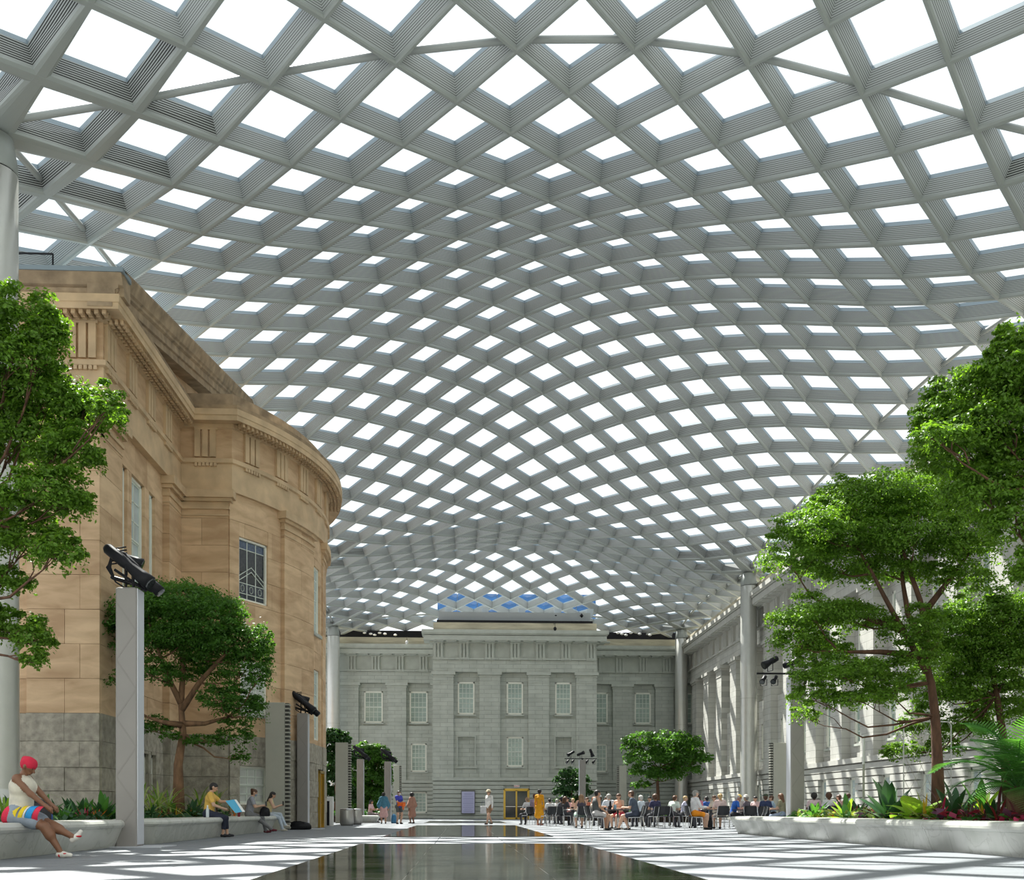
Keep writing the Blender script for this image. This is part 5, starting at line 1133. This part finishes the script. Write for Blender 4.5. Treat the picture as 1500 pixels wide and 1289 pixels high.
        V, Q, mi = grow(hpz, min(h, .018), .03); link('hair' if style != 'scarf' else 'headscarf', np_mesh('hair', V, Q, mi, [hairm(hair) if style != 'scarf' else cloth(hair)]), None, t)
    if hat:
        M_ = MB(); br = .17 if hat[0] == 'brim' else .10; c = hc + hu * .06
        M_.lathe([(br, 0), (br, .012), (.105, .02), (.10, .06), (.08, .10), (.02, .115)], c, 16); 
        if hat[0] == 'cap': M_.hexa([c + rt * a + fw * b + hu * z for z in (.005, .018) for a, b in ((-.07, .06), (.07, .06), (.05, .17), (-.05, .17))])
        obj('hat', M_, cloth(hat[1]), t, True)
    if mask: M_ = MB(); M_.ell(hc - hu * .045 + fw * .066, (.055, .045, .045), 10, 6); obj('face_mask', M_, cloth(mask), t, True)
    return t
r90 = math.pi / 2
# --- the woman in the red headscarf on the near bench
wp = atz(31, 15.1); wp.z = 0
w1 = person(wp, -r90 - .12, 'seated woman in red headscarf, ivory top and bright patterned shorts crossing her legs', True, (.66, .62, .52), 'none', (.26, .30, .36), 'short', BROWN, (.55, .015, .05), 'scarf', (.75, .72, .66), .04, (.46, 0), [(-.06, .44, .70), (.08, .44, .68)], [(-.0, .86, .24), (.06, .60, .085)], .52, .0125, 1.06, bulk=1.30)
PZ = .625   # patterned panels on the shorts
for c0, y0, y1 in (('r', -.15, -.05), ('y', -.04, .05), ('y', .08, .14), ('w', .145, .17), ('b', .18, .27), ('r', .28, .36)):
    q = {'y': (.75, .55, .02), 'r': (.70, .03, .08), 'b': (.03, .30, .68), 'w': (.7, .7, .7)}[c0]; m_ = MB()
    m_.loft([[(.085 + (.140 - .05 * max(y, 0)) * math.cos(a), y + .04 * math.sin(a), PZ - .02 + (.122 - .03 * max(y, 0)) * math.sin(a)) for a in [math.radians(x) for x in range(-80, 91, 17)]] for y in (y0, (y0 + y1) / 2, y1)], 0, closed=False); obj('shorts_panel', m_, cloth(q), w1, True)
for v in FEET[-2:]:
    for dy, dz, r in ((.02, -.022, (.046, .05, .018)), (-.055, -.045, (.044, .02, .03))):
        m_ = MB(); m_.ell((v.x, v.y + dy, v.z + dz), r, 10, 6); obj('shoe_patch', m_, cloth((.55, .02, .03)), w1, True)
for px, D, z, lab, c, sc in ((60, 16.9, .52, 'dark bag and books behind the seated woman in the red headscarf', (.03, .03, .035), (.34, .22, .36)), (70, 17.2, .52, 'small blue pouch behind the hands of the woman in the red headscarf', (.03, .08, .30), (.16, .14, .22))): bag('bag', atz(px, D, z), sc, lab, cloth(c))
# --- three on the second bench
man = person(atz(306, 26.7), -r90 + .1, 'seated man in yellow shirt and cropped navy trousers reading a blue sheet', True, (.72, .45, .10), 'short', (.02, .025, .05), 'crop', LIGHT, HB, 'short', (.03, .03, .035), .10, (.30, 0), [(-.12, .50, .92), (.10, .36, .74)], [(-.10, .44, .08), (.10, .36, .08)], .52, .016, 1.02, bulk=1.08)
P = at(345, 1181, 26.35); t = empty('folder', P, 0, 'tilted blue sheet held by the man in the yellow shirt', 'folder')
def sheet(q, th):
    f = [at(x, y, 26.35 + dd) - P for x, y, dd in q]; return f + [v + Vector((0, th, 0)) for v in f]
mb = MB(); mb.hexa(sheet([(330, 1173, .1), (343, 1171, .25), (355, 1189, .1), (345, 1191, -.05)], .012)); obj('cover', mb, mat('blue_sheet', (.08, .40, .62), .5), t)
mb = MB(); mb.hexa(sheet([(343, 1171, .24), (346, 1171, .27), (359, 1189, .12), (355, 1189.3, .09)], .014)); obj('white_page', mb, M_white, t)
P = atz(304, 25.9, .52); t = empty('bottle', P, 0, 'clear water bottle standing on the bench by the yellow shirt', 'bottle'); mb = MB(); mb.lathe([(.035, 0), (.04, .02), (.04, .2), (.018, .26), (.018, .29)], n=12); obj('body', mb, mat('bottle_plastic', (.62, .68, .72), .15), t, True); mb = MB(); mb.lathe([(.02, .28), (.02, .31)], n=10); obj('cap', mb, M_white, t)
P = atz(350, 29.0, .52); t = empty('cup', P, 0, 'dark red drink cup on the bench between two sitters', 'cup'); mb = MB(); mb.lathe([(.035, 0), (.05, .18), (.05, .2)], n=12); obj('body', mb, cloth((.22, .02, .04)), t, True); mb = MB(); mb.lathe([(.052, .2), (.045, .225)], n=12); obj('lid', mb, M_black, t)
person(atz(365, 31.5), -r90 + .15, 'seated woman with blue face mask, grey tee and grey leggings using a phone', True, (.30, .31, .36), 'short', (.19, .19, .20), 'long', LIGHT, HBR, 'bun', (.14, .02, .03), .16, (.28, 0), [(-.08, .40, .86), (.08, .40, .86)], [(-.08, .50, .08), (.10, .74, .09)], .52, .017, .98, mask=(.35, .45, .60))
person(atz(392, 34.4), -r90 + .1, 'seated woman with long black hair, pale yellow top and light jeans', True, (.66, .55, .30), 'none', (.48, .55, .64), 'long', LIGHT, HB, 'long', (.62, .58, .50), .22, (.22, 0), [(-.06, .42, .90), (.08, .42, .90)], [(-.05, .60, .22), (.10, .52, .08)], .52, .018, .96)
for k, lab in ((-3, 'black phone held by the woman in the face mask'), (-1, 'black phone held by the woman in light jeans')):
    t = empty('phone', HANDS[k] + Vector((.04, 0, -.02)), 1.1, lab, 'phone'); mb = MB(); mb.bbox(-.037, .037, -.005, .005, 0, .15, .003); obj('case', mb, M_black, t); mb = MB(); mb.box(-.033, .033, -.0062, -.0052, .008, .142); obj('screen', mb, M_paned, t)
bag('shoulder_bag', atz(388, 30.9, .52), (.32, .2, .28), 'black shoulder bag on the bench between the two seated women')
# --- strollers
person(atz(562, 53.5), .2, 'standing woman in teal shawl over a pale pink skirt', False, (.08, .20, .28), 'long', (.60, .36, .34), 'dress', TAN, HB, 'short', (.03, .03, .03), .03, shawl=(.06, .19, .27), scale=.98)
person(atz(584, 52.5), -2.4, 'standing man in blue and orange shirt with grey shorts and a mask', False, (.05, .06, .42), 'short', (.10, .11, .11), 'short', LIGHT, HB, 'short', (.08, .05, .04), .0, (.05, 0), [(-.22, .12, .92), (.05, .30, 1.0)], scale=1.02, mask=(.7, .72, .75), shawl=None)
t_ = empty('jacket', atz(588, 52.3, .92), 0, 'bright orange jacket tied around the waist of the man in blue', 'jacket'); mb = MB(); mb.loft([[(.21 * math.cos(a), .17 * math.sin(a), z + .03 * math.sin(2 * a)) for a in [k * math.pi / 8 for k in range(16)]] for z in (.0, .05, .14, .18)], 0, True); obj('wrap', mb, cloth((.75, .14, .02)), t_, True); mb = MB(); mb.tube([(.05, -.18, .08), (.10, -.2, -.08), (.12, -.19, -.2)], .035, 6); obj('sleeve', mb, cloth((.75, .14, .02)), t_, True)
person(atz(604, 54.5), .9, 'standing woman with dark curls in a rust brown dress', False, (.34, .17, .12), 'short', (.34, .17, .12), 'dress', BROWN, HB, 'afro', (.02, .02, .02), .04, shawl=(.33, .17, .12), scale=.97)
person(atz(542, 58.2), -1.9, 'person in pale pink shirt seated on the far marble block', True, (.68, .45, .47), 'short', (.30, .25, .25), 'long', TAN, HB, 'long', seat=.42)
person(atz(717, 50), 2.3, 'walker in white shirt and pale straw hat crossing before the brass doors', False, (.74, .74, .73), 'long', (.24, .14, .08), 'short', LIGHT, HBR, 'short', (.10, .06, .04), .05, walk=True, hat=('brim', (.60, .52, .38)), bulk=1.15, scale=1.0)
t = empty('tote_bag', atz(708, 49.6, .55), 0, 'pale tote bag carried by the walker in white', 'bag'); mb = MB(); mb.bbox(-.15, .15, -.05, .05, 0, .36, .02); obj('body', mb, cloth((.62, .62, .64)), t); mb = MB(); mb.tube([(-.08, 0, .36), (-.05, 0, .6), (.05, 0, .6), (.08, 0, .36)], .012, 5); obj('handles', mb, cloth((.2, .22, .3)), t)
person(atz(790, 47.6), -.6, 'standing woman in bright orange dress beside the tables', False, (.78, .34, .01), 'long', (.78, .34, .01), 'dress', TAN, HB, 'bun', (.45, .2, .15), .0, (0.1, 0), scale=1.0)

# --- cafe chairs and tables
def chair_parts():
    s = MB(); s.loft([[(x, y, z) for x, y, z in ((-.22, -.21 , .44), (.22, -.21, .44), (.23, .20, .45), (-.23, .20, .45))], [(x, y, z) for x, y, z in ((-.225, -.215, .465), (.225, -.215, .465), (.235, .225, .472), (-.235, .225, .472))]], 0, True)
    b = MB(); pr = []
    for z, w, y in ((.52, .21, -.235), (.60, .235, -.26), (.74, .24, -.29), (.84, .22, -.315), (.87, .19, -.32)): pr.append([(w * c, y - .03 * (1 - c * c) + .03 * c * c, z) for c in (-1, -.6, 0, .6, 1)] + [(w * c, y - .03 * (1 - c * c) + .03 * c * c - .014, z) for c in (1, .6, 0, -.6, -1)])
    b.loft(pr, 0, True)
    L = []
    for sx in (-1, 1):
        l = MB(); l.tube([(sx * .235, .20, .45), (sx * .25, .24, 0)], .012, 6); L.append(l.mesh('leg'))
        l = MB(); l.tube([(sx * .235, -.20, .46), (sx * .255, -.27, 0)], .012, 6); L.append(l.mesh('leg'))
    f = MB(); 
    for sx in (-1, 1): f.tube([(sx * .235, .21, .445), (sx * .235, -.2, .455), (sx * .245, -.28, .62), (sx * .24, -.33, .84)], .012, 6)
    f.tube([(-.235, -.2, .45), (.235, -.2, .45)], .01, 6); f.tube([(-.235, .2, .44), (.235, .2, .44)], .01, 6)
    return s.mesh('seat'), b.mesh('backrest'), L, f.mesh('frame')
CS, CB, CLg, CF = chair_parts(); CS.materials.append(M_plastic); CB.materials.append(M_plastic); CF.materials.append(M_chrome); [l.materials.append(M_chrome) for l in CLg]
def chair(P, yaw, label):
    P = P.copy(); P.z = 0; t = empty('cafe_chair', P, yaw, label, 'chair', 'black café chairs')
    inst('seat', CS, t); inst('backrest', CB, t); inst('frame', CF, t)
    for l in CLg: inst('leg', l, t)
def table(px, D, label, r=.45):
    t = empty('cafe_table', atz(px, D), 0, label, 'table', 'round café tables'); mb = MB(); mb.lathe([(r - .02, .70), (r, .705), (r, .73), (r - .01, .738)], n=28); obj('top', mb, M_table, t)
    mb = MB(); mb.lathe([(.04, .02), (.035, .2), (.035, .70)], n=12); obj('column', mb, M_chrome, t, True)
    for k in range(4): a = k * r90 + .4; mb = MB(); mb.tube([(0, 0, .06), (.33 * math.cos(a), .33 * math.sin(a), .025)], [.028, .016], 6); obj('foot', mb, M_chrome, t)
for px, D, lab in ((905, 37.4, 'café table with bottles between the tank top man and the navy shirt man'), (1036, 39.6, 'café table before the man in orange shorts'), (1090, 40.5, 'café table by the old man in the bright blue shirt'), (1128, 43.5, 'café table by the man in the navy shirt and cap'), (962, 44.5, 'café table among the dark haired diners in the middle'), (840, 45.5, 'café table left of the woman in the striped top'), (800, 51.5, 'café table by the woman in the orange dress'), (1222, 40.5, 'café table behind the right planting bed'), (870, 54, 'far café table behind the diners in vests')): table(px, D, lab)
DIN = [ # px, D, yaw, text, kwargs
 (872, 35.9, -1.25, 'tanned man in dark tank top resting his arm, seated at the front table', dict(top=(.10, .11, .11), sleeve='none', bot=(.52, .50, .50), legs='short', skin=TAN, hair=HB, lean=.10, hands=[(-.12, .36, .78), (.30, .22, .62)], bulk=1.08, scale=1.06, h=.02)),
 (931, 36.0, 1.2, 'man in navy tee and dark shorts with crossed feet at the front table', dict(top=(.075, .095, .13), bot=(.04, .05, .08), legs='short', skin=LIGHT, hair=HBR, lean=.22, bulk=1.12, scale=1.05, h=.02, feet=[(-.1, .55, .08), (.05, .25, .08)])),
 (908, 39.0, 2.4, 'woman with dark hair and peach top behind the front table', dict(top=(.70, .38, .26), sleeve='none', hair=HBR, style='pony', bot=(.5, .05, .08), legs='short')),
 (893, 39.4, .3, 'grey haired man in pale blue shirt seen from behind', dict(top=(.62, .68, .76), hair=HG, bot=(.1, .1, .12), bulk=1.12)),
 (852, 40.2, .15, 'woman with light brown hair in dark and white top, seen from behind', dict(top=(.07, .06, .09), sleeve='none', hair=(.26, .15, .08), style='long', bot=(.45, .60, .52), legs='skirt')),
 (880, 45.5, .4, 'person in grey vest and white cap at a middle table', dict(top=(.15, .19, .24), hair=HBR, hat=('cap', (.72, .70, .70)))),
 (889, 47, 2.6, 'dark haired diner in pink facing the viewer', dict(top=(.66, .40, .38), hair=HB)),
 (941, 43.0, .8, 'white haired man in pale blue shirt behind the navy tee', dict(top=(.62, .70, .78), hair=HW)),
 (936, 44.5, -2.6, 'diner in white shirt half hidden behind the navy tee', dict(top=(.72, .72, .72), hair=HG)),
 (961, 41.8, .3, 'woman with short dark curls and navy top in the middle', dict(top=(.04, .04, .10), hair=HBR, style='afro', skin=TAN)),
 (984, 42.0, -.8, 'diner in mint white shirt leaning over the table', dict(top=(.66, .76, .70), hair=HBR, lean=.35, bulk=1.1)),
 (952, 46.5, 2.8, 'small dark haired diner far behind the middle table', dict(top=(.12, .12, .14), hair=HB)),
 (990, 46.5, 2.5, 'diner with orange cap far in the middle', dict(top=(.6, .5, .45), hair=HBR, hat=('cap', (.55, .25, .08)))),
 (1001, 45.0, -1.8, 'diner with pale hair and lilac shirt in the middle', dict(top=(.55, .55, .72), hair=HBL)),
 (1017, 37.3, -1.35, 'grey haired man in white long sleeves and bright orange shorts', dict(top=(.74, .74, .76), sleeve='long', bot=(.80, .27, .01), legs='short', hair=HG, skin=LIGHT, lean=.05, scale=1.07, bulk=1.12, h=.02, feet=[(-.1, .45, .08), (.1, .40, .08)])),
 (1023, 40.8, 2.4, 'dark haired woman in pink behind the man in orange shorts', dict(top=(.66, .22, .30), hair=HB, style='long', skin=TAN)),
 (1056, 38.6, .12, 'blonde woman with ponytail and pale pink top, seen from behind', dict(top=(.74, .56, .54), sleeve='short', hair=HBL, style='pony', bot=(.55, .50, .45), legs='short', h=.02, bulk=1.05)),
 (1073, 40.6, -1.4, 'white haired man with glasses in bright blue and white shirt', dict(top=(.03, .14, .55), hair=HW, lean=.3, skin=(.62, .30, .24))),
 (1048, 43.8, 2.2, 'brown haired diner in cream behind the blonde ponytail', dict(top=(.7, .62, .52), hair=HBR)),
 (1037, 46.5, .6, 'diner in royal blue shirt far behind', dict(top=(.04, .12, .42), hair=HB)),
 (1084, 44.5, 2.6, 'diner with yellow hat far behind the bright blue shirt', dict(top=(.65, .6, .6), hair=HBL, hat=('brim', (.6, .42, .1)))),
 (1096, 44.2, .8, 'diner in white sun hat and dark top', dict(top=(.15, .13, .16), hair=HG, hat=('brim', (.66, .63, .58)))),
 (1108, 46, 2.3, 'diner in pale rose shirt left of the navy shirt and cap', dict(top=(.70, .52, .52), hair=HB)),
 (1121, 42.6, -.5, 'man in navy shirt with dark green cap seen from behind', dict(top=(.03, .045, .12), hair=HBR, hat=('cap', (.06, .08, .05)), bulk=1.1)),
 (1133, 44.0, 1.4, 'diner in light blue shirt with brown hair near the lamp pylon', dict(top=(.45, .60, .76), hair=HBR)),
 (1147, 38.2, .9, 'brown haired woman in olive top beside the lamp pylon', dict(top=(.30, .28, .18), hair=(.16, .07, .03), style='long', bot=(.30, .36, .5))),
 (1193, 38.6, -.2, 'black haired person in pale pink shirt behind the right bed', dict(top=(.74, .56, .58), hair=HB, style='afro', skin=DARK, bulk=1.15)),
 (1215, 38.2, -.1, 'person with short brown hair and white top with dark strap behind the right bed', dict(top=(.74, .74, .74), hair=HBR, style='afro', skin=BROWN)),
 (1232, 41.5, .9, 'person in dusty pink turned aside behind the right bed', dict(top=(.62, .36, .36), hair=HBR)),
 (1243, 38.0, -.2, 'woman with hair bun and bare shoulders behind the right bed', dict(top=(.68, .42, .32), sleeve='none', hair=HBR, style='bun')),
 (774, 49.5, .6, 'grey haired diner in white and grey left of the orange dress', dict(top=(.62, .64, .68), hair=(.3, .2, .12), bulk=1.1)),
 (782, 48.8, -.7, 'diner in muted purple shirt left of the orange dress', dict(top=(.30, .25, .36), hair=HBR, scale=1.12)),
 (806, 55, .3, 'far diner in white with black hair', dict(top=(.7, .7, .7), hair=HB)),
 (815, 57, -.5, 'far diner in white tee and grey hair', dict(top=(.68, .68, .68), hair=HG)),
 (824, 52, .8, 'far diner in dark top with black cap', dict(top=(.08, .08, .1), hair=HB, hat=('cap', (.03, .03, .04)))),
 (833, 50, 2.2, 'woman in pink raising her head at a left table', dict(top=(.72, .40, .40), hair=HB, style='bun')),
 (840, 54, 2.7, 'diner with peach top and fair hair facing the viewer', dict(top=(.70, .42, .32), hair=HBL)),
 (826, 46.8, -.9, 'diner in black top at the table left of the striped top', dict(top=(.05, .05, .06), hair=HBR, style='long')),
 (861, 50, 2.5, 'diner in rust red far behind the tank top man', dict(top=(.5, .16, .10), hair=HBR)),
 (868, 48.0, -1.2, 'red haired diner in cream far behind the tank top man', dict(top=(.70, .62, .5), hair=(.30, .09, .03), style='long')),
]
for px, D, yaw, text, kw in DIN:
    kw = dict(kw); kw.setdefault('h', .027); P = atz(px, D); person(P, yaw, text, True, group='diners at the café tables', **kw)
    chair(P + Vector((0, 0, 0)), yaw, 'black chair under the ' + ' '.join(text.replace(',', '').split()[:11]))
for px, D, yaw, lab in ((803, 44.8, .5, 'empty black chair just right of the orange dress'), (818, 46.6, -.2, 'empty black chair left of the striped top woman'), (969, 40.2, .2, 'empty black chair behind the navy top woman'), (1101, 38.6, -.4, 'empty black chair nearest the right bench end'), (1110, 40.2, 1.0, 'empty black chair turned aside by the bench end'), (1186, 37.0, .2, 'empty black chair peeking over the right planting bed')): chair(atz(px, D), yaw, lab)
# things on the tables
for px, D, lab, c, r, h in ((894, 37.2, 'tall black bottle on the front café table', (.01, .01, .015), .04, .30), (901, 37.5, 'pale blue cup on the front café table', (.35, .60, .75), .05, .18), (911, 37.3, 'red snack box on the front café table', (.6, .03, .05), .05, .08), (1030, 39.6, 'white paper cup on the table of the man in orange shorts', (.75, .75, .74), .04, .13)):
    t = empty('bottle' if h > .2 else 'cup', atz(px, D, .738), 0, lab, 'bottle' if h > .2 else 'cup'); mb = MB(); mb.lathe([(r * .9, 0), (r, .02), (r, h * .75), (r * .8, h * .85)], n=12); obj('body', mb, cloth(c), t, True); mb = MB(); mb.lathe([(r * .8, h * .85), (r * .78, h), (r * .3, h)], n=12); obj('lid', mb, M_black if h > .2 else M_white, t)
